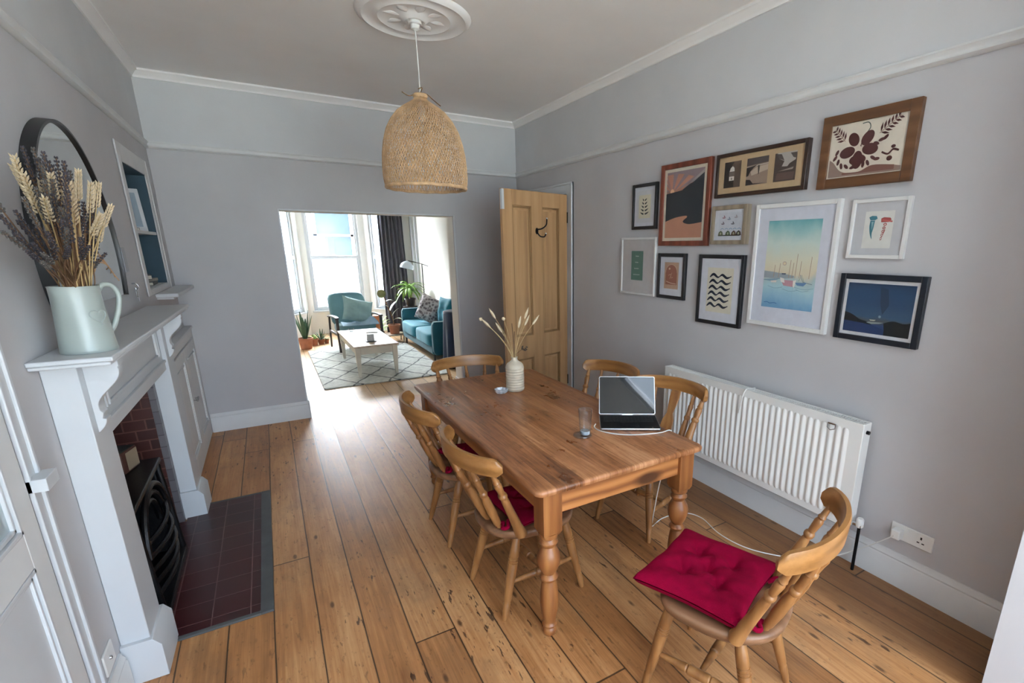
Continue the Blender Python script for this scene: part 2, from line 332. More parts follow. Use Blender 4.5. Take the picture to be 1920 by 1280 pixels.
# ---------------------------------------------------------------- mesh builder
class MB:
    def __init__(s): s.v = []; s.f = []; s.m = []
    def add(s, vs, fs, mat=0):
        o = len(s.v); s.v += [tuple(p) for p in vs]
        for f in fs: s.f.append(tuple(i + o for i in f)); s.m.append(mat)
        return s
    def box(s, x0, x1, y0, y1, z0, z1, mat=0):
        x0, x1 = sorted((x0, x1)); y0, y1 = sorted((y0, y1)); z0, z1 = sorted((z0, z1))
        return s.add([(x0, y0, z0), (x1, y0, z0), (x1, y1, z0), (x0, y1, z0), (x0, y0, z1), (x1, y0, z1), (x1, y1, z1), (x0, y1, z1)],
                     [(0, 3, 2, 1), (4, 5, 6, 7), (0, 1, 5, 4), (1, 2, 6, 5), (2, 3, 7, 6), (3, 0, 4, 7)], mat)
    def prism(s, poly, frame, d0, d1, mat=0):
        """poly: list of (a,b); frame(a,b,d)->xyz; extruded from d0 to d1"""
        n = len(poly)
        vs = [frame(a, b, d0) for a, b in poly] + [frame(a, b, d1) for a, b in poly]
        fs = [tuple(range(n))[::-1], tuple(range(n, 2 * n))] + [(i, (i + 1) % n, n + (i + 1) % n, n + i) for i in range(n)]
        return s.add(vs, fs, mat)
    def rings(s, rings, mat=0, caps=True, closed=True):
        n = len(rings[0]); vs = [p for r in rings for p in r]; fs = []
        for i in range(len(rings) - 1):
            for j in range(n if closed else n - 1):
                a = i * n + j; b = i * n + (j + 1) % n
                fs.append((a, b, b + n, a + n))
        if caps and closed:
            fs.append(tuple(range(n))[::-1]); fs.append(tuple(range((len(rings) - 1) * n, len(rings) * n)))
        return s.add(vs, fs, mat)
    def lathe(s, prof, c=(0, 0, 0), seg=32, mat=0, caps=True):
        return s.rings([[(c[0] + r * math.cos(2 * PI * k / seg), c[1] + r * math.sin(2 * PI * k / seg), c[2] + z) for k in range(seg)] for r, z in prof], mat, caps)
    def turned(s, p0, p1, prof, seg=14, mat=0, squash=1.0):
        """turned member from p0 to p1, prof = [(t 0..1, radius)]"""
        p0 = Vector(p0); p1 = Vector(p1); d = (p1 - p0); L = d.length; d.normalize()
        a = d.cross(Vector((0, 1, 0))) if abs(d.y) < 0.9 else d.cross(Vector((1, 0, 0)))
        a.normalize(); b = d.cross(a)
        return s.rings([[tuple(p0 + d * L * t + a * r * math.cos(2 * PI * k / seg) + b * r * squash * math.sin(2 * PI * k / seg)) for k in range(seg)] for t, r in prof], mat)
    def tube(s, pts, rad, seg=8, mat=0, caps=True):
        pts = [Vector(p) for p in pts]; n = len(pts)
        if isinstance(rad, (int, float)): rad = [rad] * n
        up = Vector((0, 0, 1)); rg = []; a = None
        for i in range(n):
            d = (pts[min(i + 1, n - 1)] - pts[max(i - 1, 0)])
            if d.length < 1e-9: d = Vector((0, 0, 1))
            d.normalize()
            if a is None:
                a = d.cross(up) if abs(d.z) < 0.95 else d.cross(Vector((1, 0, 0)))
            a = (a - d * a.dot(d))
            if a.length < 1e-6: a = d.orthogonal()
            a.normalize(); b = d.cross(a)
            rg.append([tuple(pts[i] + (a * math.cos(2 * PI * k / seg) + b * math.sin(2 * PI * k / seg)) * rad[i]) for k in range(seg)])
        return s.rings(rg, mat, caps)
    def grid(s, fn, nu, nv, mat=0, closeu=False):
        vs = [fn(i / nu, j / nv) for j in range(nv + 1) for i in range(nu + 1)]
        fs = [(j * (nu + 1) + i, j * (nu + 1) + i + 1, (j + 1) * (nu + 1) + i + 1, (j + 1) * (nu + 1) + i) for j in range(nv) for i in range(nu)]
        return s.add(vs, fs, mat)
    def build(s, name, mats, parent=None, world=False, bevel=0, smooth=True, angle=38, origin='auto', solid=0, sub=0, normals=True):
        if not isinstance(mats, (list, tuple)): mats = [mats]
        vs = s.v; loc = Vector((0, 0, 0))
        if parent is None and origin == 'auto':
            xs = [p[0] for p in vs]; ys = [p[1] for p in vs]; zs = [p[2] for p in vs]
            loc = Vector(((min(xs) + max(xs)) / 2, (min(ys) + max(ys)) / 2, min(zs)))
            vs = [(p[0] - loc.x, p[1] - loc.y, p[2] - loc.z) for p in vs]
        elif parent is not None and world:
            inv = full(parent).inverted(); vs = [tuple(inv @ Vector(p)) for p in vs]
        me = bpy.data.meshes.new(name); me.from_pydata(vs, [], s.f)
        for m in mats: me.materials.append(m)
        me.polygons.foreach_set('material_index', s.m)
        if normals:
            bm = bmesh.new(); bm.from_mesh(me); bmesh.ops.recalc_face_normals(bm, faces=bm.faces); bm.to_mesh(me); bm.free()
        me.polygons.foreach_set('use_smooth', [smooth] * len(s.f))
        me.validate(); me.update()
        if smooth: me.set_sharp_from_angle(angle=R(angle))
        o = bpy.data.objects.new(name, me); col.objects.link(o); o.location = loc
        if parent is not None: o.parent = parent
        if bevel:
            b = o.modifiers.new('bevel', 'BEVEL'); b.width = bevel; b.segments = 2; b.limit_method = 'ANGLE'; b.angle_limit = R(40)
        if solid:
            b = o.modifiers.new('thickness', 'SOLIDIFY'); b.thickness = solid; b.offset = 0
        if sub:
            b = o.modifiers.new('subdivision', 'SUBSURF'); b.levels = sub; b.render_levels = sub
        return o
def full(o):
    m = Matrix.LocRotScale(o.location, o.rotation_euler, o.scale)
    return full(o.parent) @ m if o.parent else m
def tag(o, label=None, cat=None, group=None, kind=None):
    if label: o['label'] = label
    if cat: o['category'] = cat
    if group: o['group'] = group
    if kind: o['kind'] = kind
    return o
def thing(name, label, cat, loc=(0, 0, 0), rz=0.0, group=None):
    o = bpy.data.objects.new(name, None); col.objects.link(o); o.location = loc; o.rotation_euler = (0, 0, rz)
    o.empty_display_size = 0.1
    return tag(o, label, cat, group)
def struct(name, mb, mats, label=None, **kw):
    o = mb.build(name, mats, **kw); o['kind'] = 'structure'
    if label: o['label'] = label
    return o
def dup(o, parent=None):
    c = o.copy(); col.objects.link(c)
    if parent is not None: c.parent = parent
    for ch in [x for x in bpy.data.objects if x.parent == o]: dup(ch, c)
    return c
def lerp(a, b, t): return a + (b - a) * t
def bez(p, n=12):
    """Catmull-Rom through points"""
    p = [Vector(q) for q in p]; out = []
    for i in range(len(p) - 1):
        p0 = p[max(i - 1, 0)]; p1 = p[i]; p2 = p[i + 1]; p3 = p[min(i + 2, len(p) - 1)]
        for k in range(n):
            t = k / n
            out.append(0.5 * ((2 * p1) + (p2 - p0) * t + (2 * p0 - 5 * p1 + 4 * p2 - p3) * t * t + (3 * p1 - p0 - 3 * p2 + p3) * t ** 3))
    out.append(p[-1]); return out
# ================================================================ THE ROOM
XW = -3.29; ZC = 3.05; RAIL = 2.473
OX0, OX1, OZ = -2.42, -0.776, 2.03        # opening to the front room
TH = 0.25
# floors
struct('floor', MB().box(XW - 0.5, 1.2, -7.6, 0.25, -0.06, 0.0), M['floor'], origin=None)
struct('floor_front_room', MB().box(XW - 0.1, 0.2, 0.25, 5.7, -0.06, 0.0), M['floor2'], origin=None)
# ceilings
struct('ceiling', MB().box(XW - 0.6, 1.2, -6.0, 0.25, ZC, ZC + 0.1).box(XW - 0.6, 1.2, -7.75, -7.1, ZC, ZC + 0.1).box(XW - 0.6, -2.28, -7.1, -6.0, ZC, ZC + 0.1).box(-.5, 1.2, -7.1, -6.0, ZC, ZC + 0.1), M['ceil'])
w5 = struct('window_5', MB().box(-2.28, -.5, -7.1, -7.05, ZC + .02, ZC + .14).box(-2.28, -.5, -6.05, -6.0, ZC + .02, ZC + .14).box(-2.28, -2.23, -7.1, -6.0, ZC + .02, ZC + .14).box(-.55, -.5, -7.1, -6.0, ZC + .02, ZC + .14).box(-1.42, -1.37, -7.1, -6.0, ZC + .02, ZC + .14), M['gloss'])
MB().box(-2.23, -.55, -7.05, -6.05, ZC + .09, ZC + .095).build('rooflight_pane', M['glass'], w5, world=True)
struct('ceiling_front_room', MB().box(XW - 0.1, 0.2, 0.25, 5.8, ZC, ZC + 0.1), M['backwall'])

def slab(mb, cells, zsplit=RAIL):
    """cells (x0,x1,y0,y1,z0,z1); below the picture rail slot 0, above slot 1"""
    for x0, x1, y0, y1, z0, z1 in cells:
        if z0 < zsplit < z1:
            mb.box(x0, x1, y0, y1, z0, zsplit, 0); mb.box(x0, x1, y0, y1, zsplit, z1, 1)
        else: mb.box(x0, x1, y0, y1, z0, z1, 0 if z1 <= zsplit else 1)
    return mb
# back wall with the wide opening
mb = MB()
slab(mb, [(XW - 0.1, OX0, 0, 0.03, 0, ZC), (OX1, 0.15, 0, 0.03, 0, ZC), (OX0, OX1, 0, 0.03, OZ, ZC)])
for c in [(XW - 0.1, OX0, 0.03, TH, 0, ZC), (OX1, 0.15, 0.03, TH, 0, ZC), (OX0, OX1, 0.03, TH, OZ, ZC)]:
    mb.box(*c, 2)
struct('wall_back', mb, [M['wall'], M['upper'], M['backwall']], smooth=False)
# thin white bead round the opening
mb = MB(); w = 0.014
mb.box(OX0 - w, OX0, -0.008, 0, 0.18, OZ + w); mb.box(OX1, OX1 + w, -0.008, 0, 0.18, OZ + w); mb.box(OX0, OX1, -0.008, 0, OZ, OZ + w)
struct('trim_1', mb, M['gloss'], bevel=0.003)
# left wall with fireplace hole, niche and near cupboard door
NY0, NY1, NZ0, NZ1 = -1.13, -0.36, 1.42, 2.23       # niche
FY0, FY1, FZ = -3.06, -1.86, 1.0                     # fireplace hole
mb = MB()
xl = XW - 0.12
slab(mb, [(xl, XW, -7.6, FY0, 0, ZC), (xl, XW, FY0, FY1, FZ, ZC), (xl, XW, FY1, NY0, 0, ZC),
          (xl, XW, NY0, NY1, 0, NZ0), (xl, XW, NY0, NY1, NZ1, ZC), (xl, XW, NY1, 0, 0, ZC)])
struct('wall_left', mb, [M['wall'], M['upper']], smooth=False)
# right wall with the doorway behind the pine door
DY0, DY1, DZ = -1.17, -0.36, 2.215
mb = MB()
slab(mb, [(0, 0.15, -7.6, DY0, 0, ZC), (0, 0.15, DY0, DY1, DZ, ZC), (0, 0.15, DY1, 0, 0, ZC)])
struct('wall_right', mb, [M['wall'], M['upper']], smooth=False)
struct('wall_hall', MB().box(1.1, 1.2, -2.5, 0.5, 0, ZC).box(0.15, 1.2, 0.2, 0.3, 0, ZC).box(0.15, 1.2, -2.6, -2.5, 0, ZC), M['upper'], smooth=False)
# near pier on the right, close to the camera
mb = slab(MB(), [(-0.45, -0.001, -5.32, -5.10, 0, ZC)])
struct('wall_pier', mb, [M['upper'], M['upper']], smooth=False)
# wall behind the camera with a wide kitchen window
KX0, KX1, KZ0, KZ1 = -3.2, -0.2, 0.1, 2.7
mb = MB()
slab(mb, [(XW - 0.1, KX0, -7.75, -7.6, 0, ZC), (KX1, 0.15, -7.75, -7.6, 0, ZC), (KX0, KX1, -7.75, -7.6, 0, KZ0), (KX0, KX1, -7.75, -7.6, KZ1, ZC)])
struct('wall_front', mb, [M['upper'], M['upper']], smooth=False)
mb = MB()
for xa in (KX0, KX0 + 0.98, KX0 + 1.96, KX1 - 0.06): mb.box(xa, xa + 0.06, -7.70, -7.64, KZ0, KZ1)
mb.box(KX0, KX1, -7.70, -7.64, KZ0, KZ0 + 0.06); mb.box(KX0, KX1, -7.70, -7.64, KZ1 - 0.06, KZ1)
w3 = struct('window_3', mb, M['gloss'], bevel=0.004)
MB().box(KX0 + .06, KX1 - .06, -7.672, -7.668, KZ0 + .06, KZ1 - .06).build('window_pane', M['glass'], w3, world=True)
# ---- skirting boards (moulded top)
def skirt(mb, p0, p1, nrm, h=0.18, t=0.022):
    """p0->p1 along the wall, nrm = into the room"""
    prof = [(0, 0), (t, 0), (t, h * 0.76), (t * 0.75, h * 0.80), (t * 0.85, h * 0.85), (t * 0.45, h * 0.93), (t * 0.35, h), (0, h)]
    p0 = Vector(p0); p1 = Vector(p1); n = Vector(nrm)
    rg = []
    for p in (p0, p1): rg.append([(p.x + n.x * a, p.y + n.y * a, p.z + b) for a, b in prof])
    mb.rings(rg)
    return mb
struct('baseboard_right', skirt(skirt(MB(), (0, -5.10, 0), (0, -1.28, 0), (-1, 0)), (0, -0.25, 0), (0, 0, 0), (-1, 0)), M['trim'])
struct('baseboard_back', skirt(skirt(MB(), (-3.235, 0, 0), (OX0 + .012, 0, 0), (0, -1)), (OX1 - .012, 0, 0), (0, 0, 0), (0, -1)), M['trim'])
struct('baseboard_left', skirt(MB(), (XW, -3.53, 0), (XW, -3.30, 0), (1, 0)), M['trim'])
struct('baseboard_opening', MB().box(OX0 - .0, OX0 + .014, -0.022, TH, 0, 0.165).box(OX1 - .014, OX1, -0.022, TH, 0, 0.165), M['gloss'], bevel=0.004)
# ---- picture rail and coving
def rail(mb, p0, p1, n):
    prof = [(0, 0), (0.010, 0.0), (0.022, 0.012), (0.014, 0.022), (0.014, 0.034), (0.024, 0.046), (0.020, 0.056), (0, 0.056)]
    rg = [[(p[0] + n[0] * a, p[1] + n[1] * a, RAIL + b) for a, b in prof] for p in (p0, p1)]
    return mb.rings(rg)
def cove(mb, p0, p1, n):
    prof = [(0, 0), (0.012, 0.0), (0.012, 0.012), (0.020, 0.018), (0.038, 0.040), (0.052, 0.046), (0.052, 0.058), (0.062, 0.062), (0, 0.062)]
    rg = [[(p[0] + n[0] * a, p[1] + n[1] * a, ZC - 0.061 + b) for a, b in prof] for p in (p0, p1)]
    return mb.rings(rg)
for i, (nm, a, b, n) in enumerate([('back', (XW, 0), (0, 0), (0, -1)), ('left', (XW, -7.6), (XW, 0), (1, 0)), ('right', (0, -5.10), (0, 0), (-1, 0))]):
    struct('trim_%d' % (2 + i), rail(MB(), a, b, n), M['trim'], angle=60)
    struct('trim_%d' % (5 + i), cove(MB(), a, b, n), M['ceil'], angle=60)
# ---- doorway lining and architrave in the right wall
mb = MB(); aw = 0.115
for (a, b) in ((DY0 - aw, DY0 + .004), (DY1 - .004, DY1 + aw)):
    mb.box(-0.018, 0, a, b, 0, DZ + aw - 0.02)
    mb.box(-0.030, 0, (a if a < DY0 - .05 else b - 0.02), (a + 0.02 if a < DY0 - .05 else b), 0, DZ + aw - 0.02)
mb.box(-0.018, 0, DY0, DY1, DZ - .004, DZ + aw - 0.02); mb.box(-0.030, 0, DY0 - aw, DY1 + aw, DZ + aw - 0.04, DZ + aw - 0.02)
struct('trim_8', mb, M['gloss'], bevel=0.004)
struct('trim_9', MB().box(0.0, 0.15, DY0, DY0 + 0.018, 0, DZ).box(0.0, 0.15, DY1 - 0.018, DY1, 0, DZ).box(0.0, 0.15, DY0, DY1, DZ - 0.018, DZ), M['gloss'])
M['pine_dark'] = wood('dark_pine_moulding', '76552f', '93714a', 'a5835a', 'Z', 0.4, 0.55, 0.25)  # panel mouldings in a darker pine than the rest of the door
# ---- pine door, standing open
HW = 0.785; HH = 2.19
d1 = bpy.data.objects.new('door_1', None); col.objects.link(d1); d1.location = (-0.035, -1.165, 0.008); d1.rotation_euler = (0, 0, R(14))
tag(d1, 'stripped pine four-panel door standing open beside the wall of pictures', None, kind='structure')
# local: hinge edge at x=0, leaf runs to x=-HW, visible face at y=-0.036
us = [0, 0.105, 0.325, 0.455, 0.675, HW]; zs = [0, 0.22, 0.66, 0.88, 2.06, HH]
mb = MB()
for i in (0, 2, 4): mb.box(-us[i], -us[i + 1], -0.036, 0, 0, HH)
for j in (0, 2, 4):
    for i in (1, 3): mb.box(-us[i], -us[i + 1], -0.036, 0, zs[j], zs[j + 1])
mb.build('door_frame', M['pine'], d1, bevel=0.002)
for i in (1, 3):
    for j in (1, 3):
        x0, x1, z0, z1 = -us[i + 1], -us[i], zs[j], zs[j + 1]
        pm = MB().box(x0, x1, -0.014, -0.008, z0, z1); MB().box(x0 + .04, x1 - .04, -0.019, -0.0141, z0 + .04, z1 - .04).build('raised_field', M['pine'], d1, bevel=0.003); pm.build('door_panel', M['pine'], d1); pm = MB()
        for k, (ww, dd) in enumerate(((0.008, 0.031), (0.020, 0.022))):
            a = 0 if k == 0 else 0.008
            pm.box(x0 + a, x0 + ww, -dd, -0.015, z0 + a, z1 - a).box(x1 - ww, x1 - a, -dd, -0.015, z0 + a, z1 - a)
            pm.box(x0 + a, x1 - a, -dd, -0.015, z0 + a, z0 + ww).box(x0 + a, x1 - a, -dd, -0.015, z1 - ww, z1 - a)
        pm.build('panel_moulding', M['pine_dark'], d1, bevel=0.002)
tag(MB().box(-HW - .001, -HW + .022, -0.0375, -0.01, HH - 0.17, HH - 0.005).build('paint_patch', M['gloss'], d1), 'flaking white paint left on the door edge')
for hz in (1.93, 0.3): MB().box(-0.004, 0.006, -0.040, -0.002, hz, hz + 0.1).build('hinge', M['iron'], d1)
hk = thing('coat_hook', 'dark iron double coat hook on the open pine door', 'hook')
hk.location = d1.matrix_basis.translation; hk.rotation_euler = (0, 0, R(14))
hx = -0.395
mb = MB().lathe([(0.0005, 0), (0.016, 0), (0.016, 0.006), (0.0005, 0.006)], seg=16)
mb.v = [(hx + x, -0.036 - z, 1.845 + y * 1.8) for x, y, z in mb.v]
mb.build('back_plate', M['iron'], hk)
MB().tube(bez([(hx, -0.04, 1.86), (hx + .03, -0.07, 1.865), (hx + .075, -0.085, 1.90), (hx + .085, -0.085, 1.955)], 6), [0.006] * 19, 8).build('upper_prong', M['iron'], hk)
MB().tube(bez([(hx, -0.04, 1.84), (hx + .01, -0.07, 1.80), (hx + .05, -0.085, 1.795), (hx + .07, -0.085, 1.82)], 6), [0.006] * 19, 8).build('lower_prong', M['iron'], hk)
for zz in (1.958, 1.824):
    b_ = MB().lathe([(0.001, -.008), (0.006, -.005), (0.008, 0), (0.006, .005), (0.001, .008)], seg=12)
    b_.v = [(hx + (.085 if zz > 1.9 else .07) + x, -0.085 + y, zz + z) for x, y, z in b_.v]
    tag(b_.build('tip', M['white'], hk), 'small white ceramic tip')

# ---- ceiling rose and pendant lamp
PX, PY = -1.628, -2.12
rose = thing('ceiling_rose', 'large round moulded plaster ceiling rose above the woven lampshade', 'ceiling rose', (PX, PY, ZC - .055))
prof = [(0.001, 0.03), (0.05, 0.03), (0.055, 0.02), (0.07, 0.024), (0.09, 0.04), (0.14, 0.043), (0.19, 0.038), (0.21, 0.03), (0.225, 0.036), (0.25, 0.042), (0.285, 0.036), (0.30, 0.028), (0.315, 0.034), (0.33, 0.045), (0.335, 0.054), (0.001, 0.0545)]
MB().lathe(prof, seg=72).build('plaster_disc', M['ceil'], rose)
mb = MB()
for k in range(8):       # raised leaf ornaments
    a = 2 * PI * k / 8
    def leaf(u, v, a=a):
        r = 0.075 + 0.13 * v; w = 0.028 * math.sin(PI * min(1, v * 0.95 + .05)) * (2 * u - 1)
        return (r * math.cos(a) - w * math.sin(a), r * math.sin(a) + w * math.cos(a), 0.044 - 0.008 * (1 - abs(2 * u - 1)) * math.sin(PI * v))
    mb.grid(leaf, 6, 8)
mb.build('leaf_moulding', M['ceil'], rose, solid=0.004)
lamp = thing('pendant_lamp', 'bell-shaped woven rattan pendant lamp hanging over the dining table', 'pendant lamp', (PX, PY, 2.075))
MB().lathe([(0.001, -.062), (0.010, -.060), (0.026, -.052), (0.028, -.030), (0.040, -.026), (0.042, -.008), (0.034, .0), (0.001, .0)], (0, 0, 0.955), 28).build('ceiling_cup', M['white'], lamp)
MB().tube([(0.0, 0, 0.52), (0.002, 0, 0.7), (0, 0, 0.90)], 0.0035, 8).build('cord', M['white'], lamp)
mb = MB().lathe([(0.001, 0.40), (0.02, 0.40), (0.022, 0.42), (0.022, 0.47), (0.012, 0.50), (0.001, 0.52)], seg=20)
mb.build('bulb_holder', M['white'], lamp)
M['rattan'] = plain('rattan_strip', 'c4a27b', 0.6, var=0.25, vscale=25)
M['rattan2'] = plain('dark_rattan_strip', 'b9956d', 0.6, var=0.25, vscale=25)
SP = [(0.0, 0.248), (0.02, 0.256), (0.06, 0.261), (0.12, 0.261), (0.2, 0.255), (0.27, 0.242), (0.34, 0.221), (0.40, 0.188), (0.45, 0.146), (0.48, 0.105), (0.50, 0.072), (0.515, 0.048), (0.53, 0.034), (0.56, 0.032)]
def shade_r(z):
    for (z0, r0), (z1, r1) in zip(SP, SP[1:]):
        if z <= z1: return lerp(r0, r1, (z - z0) / (z1 - z0))
    return SP[-1][1]
def weave(n, dr, w, th, twist, z0=0.0, z1=0.54, seed=1):
    rnd = random.Random(seed); mb = MB()
    # arc-length positions along the profile
    steps = 30
    zz = [z0 + (z1 - z0) * (1 - (1 - i / steps) ** 1.35) for i in range(steps + 1)]
    for fam in (1, -1):
        for k in range(n):
            a0 = 2 * PI * k / n + rnd.uniform(-.01, .01)
            rg = []
            for i, z in enumerate(zz):
                r = shade_r(z) + dr + fam * th * 0.4
                a = a0 + fam * twist * (i / steps)
                ww = w * (0.35 + 0.65 * shade_r(z) / 0.29)
                da = ww / max(r, .03) / 2
                rg.append([((r) * math.cos(a - da), (r) * math.sin(a - da), z), ((r + th) * math.cos(a), (r + th) * math.sin(a), z), ((r) * math.cos(a + da), (r) * math.sin(a + da), z)])
            mb.rings(rg, 0, caps=False, closed=True)
    return mb
weave(92, 0.0, 0.0050, 0.0016, 1.35, seed=2).build('outer_weave', M['rattan'], lamp)
weave(64, -0.012, 0.0052, 0.0014, 1.0, seed=3).build('inner_weave', M['rattan2'], lamp)
for nm_, zr, rr in (('rim_binding', 0.004, 0.010), ('neck_binding', 0.542, 0.012)):
    R0 = shade_r(zr); mb = MB()
    mb.tube([(R0 * math.cos(2 * PI * k / 48), R0 * math.sin(2 * PI * k / 48), zr + 0.002 * math.sin(k * 1.7)) for k in range(49)], rr, 8, caps=False)
    mb.build(nm_, M['rattan'], lamp)

mb = MB()
for p in ([(0.0, 0, .56), (-.03, .01, .55), (-.07, .0, .535), (-.115, -.02, .545)], [(0, 0, .56), (.04, -.01, .555), (.07, -.02, .53), (.11, -.05, .49)], [(0, 0, .555), (.01, -.02, .585), (-.015, -.02, .575)]):
    mb.tube(bez(p, 6), 0.003, 6)
mb.build('loose_twine', plain('jute_twine', '6f5534', 0.8), lamp)

# ================================================================ LEFT WALL
# niche with two shelves' worth of oddments
mb = MB(); nd = 0.30
mb.box(XW - nd - .02, XW - nd, NY0 - .02, NY1 + .02, NZ0 - .02, NZ1 + .02, 0)
e_ = .004
mb.box(XW - nd, XW, NY0 - .02, NY0 + e_, NZ0 - .02, NZ1 + .02, 1); mb.box(XW - nd, XW, NY1 - e_, NY1 + .02, NZ0 - .02, NZ1 + .02, 1)
mb.box(XW - nd, XW, NY0 + e_, NY1 - e_, NZ1 - e_, NZ1 + .02, 1); mb.box(XW - nd, XW, NY0 + e_, NY1 - e_, NZ0 - .02, NZ0 + e_, 2)
M['navy'] = plain('deep_teal_blue_paint', '23404f', 0.6, var=0.08)
struct('wall_niche', mb, [M['navy'], M['navy'], M['trim']], label='dark blue painted shelf recess in the left wall', smooth=False)
mb = MB(); fw = 0.115
mb.box(XW, XW + .007, NY0 - fw, NY0, NZ0 - .04, NZ1 + fw); mb.box(XW, XW + .007, NY1, NY1 + fw, NZ0 - .04, NZ1 + fw)
mb.box(XW, XW + .007, NY0, NY1, NZ1, NZ1 + fw); mb.box(XW, XW + .007, NY0, NY1, NZ0 - .04, NZ0)
mb.box(XW, XW + .011, NY0 - fw, NY0 - fw + .014, NZ0 - .04, NZ1 + fw); mb.box(XW, XW + .011, NY1 + fw - .014, NY1 + fw, NZ0 - .04, NZ1 + fw)
struct('trim_10', mb, M['trim'], bevel=0.003)
tag(MB().box(XW - nd + .001, XW - .002, NY0 + .005, NY1 - .005, 1.79, 1.812).build('niche_shelf', M['trim'], bevel=0.002), 'white middle shelf across the dark blue wall recess', 'shelf')
tag(MB().box(XW, XW + .13, -0.98, -0.02, 1.352, 1.378).box(XW, XW + .10, -0.96, -0.02, 1.335, 1.352).build('wall_ledge', M['gloss'], bevel=0.004), 'narrow white ledge below the dark blue recess, beside the back wall', 'ledge')
# things on the shelves
pf = thing('picture_frame', 'white picture frame leaning on the upper shelf of the recess', 'picture frame', (XW - .11, -0.66, 1.813))
MB().box(-.008, .008, -.11, .11, 0, .30).build('frame', M['gloss'], pf, bevel=0.003)
MB().box(.008, .010, -.085, .085, .03, .27).build('print', flat('8b9aa5'), pf)
pf.rotation_euler = (0, R(-8), R(-62))
def book(x, y, z, w, d, h, rz, c, label, name='book'):
    b = thing(name, label, 'book', (x, y, z), rz)
    MB().box(-w / 2, w / 2, -d / 2, d / 2, 0, h).build('cover', flat(c, .5), b, bevel=0.0015)
    MB().box(-w / 2 + .004, w / 2 - .002, -d / 2 - .001, d / 2 + .001, .003, h - .003).build('pages', flat('cfc8b8'), b)
    return b
book(XW - .13, -0.58, 1.812, .13, .2, .025, .15, '3a3030', 'dark book lying at the far end of the upper recess shelf')
book(XW - .13, -0.57, 1.837, .11, .16, .02, -.2, '5a3a34', 'small brown book on top of the dark book, upper recess shelf')
book(XW - .12, -0.62, 1.425, .17, .30, .025, .05, '20262c', 'black book at the bottom of the pile in the lower recess')
book(XW - .12, -0.63, 1.45, .15, .26, .02, -.1, '8a8478', 'pale grey book second in the pile in the lower recess')
book(XW - .12, -0.66, 1.47, .14, .22, .03, .2, '4b4a4a', 'charcoal book third in the pile in the lower recess')
bw_ = thing('small_box', 'small dark box resting on the books in the lower recess', 'box', (XW - .12, -0.67, 1.501), .3)
MB().box(-.03, .03, -.06, .06, 0, .07).build('body', M['black'], bw_, bevel=0.006)
MB().box(-.031, .031, -.061, .061, .052, .072).build('lid', M['iron'], bw_, bevel=.004)
# hook with keys by the mirror
kh = thing('key_hook', 'small chrome hook with hanging keys right of the round mirror', 'hook', (XW, -1.62, 1.46))
MB().tube(bez([(.0, 0, .03), (.02, 0, .03), (.028, 0, .01), (.018, 0, -.005), (.012, 0, .005)], 5), .004, 8).build('hook', M['chrome'], kh)
MB().box(.012, .016, -.012, .012, -.05, -.005).box(.016, .019, -.006, .010, -.075, -.01).build('keys', M['chrome'], kh, bevel=.002)
tag(MB().box(XW, XW + .012, -1.735, -1.66, 1.56, 1.70).build('wall_switch', plain('grey_plastic', '8f9298', .4), bevel=.004), 'grey wall control plate tucked beside the right edge of the mirror', 'switch')
# round mirror, cut flat at the bottom
MC = (-2.485, 1.67); MR = 0.54; ZB = 1.455; MXD = XW + .045
mir = thing('round_mirror', 'large round mirror with deep black frame above the fireplace mantel', 'mirror', (XW, MC[0], ZB))
a0 = math.asin((ZB - MC[1]) / MR)
angs = [a0 + (PI - 2 * a0) * i / 72 for i in range(73)]
rg = []
for a in angs:
    ring = []
    for rr, xx in ((MR, XW + .001), (MR, MXD), (MR - .012, MXD), (MR - .016, MXD - .012), (MR - .016, XW + .001)):
        ring.append((xx, MC[0] + rr * math.cos(a), MC[1] + rr * math.sin(a)))
    rg.append(ring)
MB().rings(rg).build('frame', M['black'], mir, world=True)
n = len(angs); pts = [(MC[0] + (MR - .017) * math.cos(a), MC[1] + (MR - .015) * math.sin(a)) for a in angs]
MB().prism(pts, lambda a, b, d: (d, a, b), MXD - .020, MXD - .010).build('mirror_glass', M['mirror'], mir, world=True, smooth=False)

# ---- fire surround
fs = thing('fire_surround', 'white painted wooden fire surround with curved brackets on the left wall', 'fireplace', (XW, -3.3, 0), -0.015)
W_ = M['gloss']
LN = [(0.04, 0.24), (1.50, 1.70)]           # local y spans of the two legs
for (a, b) in LN:
    MB().box(0, .092, a, b, 0.17, 1.316).build('pilaster', W_, fs, bevel=.003)
    pr = [(0, 0), (.125, 0), (.125, .15), (.100, .185), (0, .185)]
    MB().prism(pr, lambda u, v, d: (u, d, v), a - .02, b + .02).build('plinth_block', W_, fs, bevel=.002)
mb = MB().box(0, .070, .24, 1.50, 0.99, 1.316)
mb.box(.070, .078, .24, 1.50, 0.99, 1.035); mb.box(.070, .084, .24, 1.50, 1.035, 1.05)
for yy in (.30, .34, 1.36, 1.40): mb.box(.070, .082, yy, yy + .014, 1.09, 1.27)
mb.box(.070, .080, .354, 1.36, 1.09, 1.104).box(.070, .080, .354, 1.36, 1.256, 1.27)
mb.build('frieze_panel', W_, fs, bevel=.002)
MB().box(0, .212, -.05, 1.79, 1.331, 1.347).box(0, .203, -.041, 1.781, 1.317, 1.330).build('mantel_shelf', W_, fs, bevel=.004)
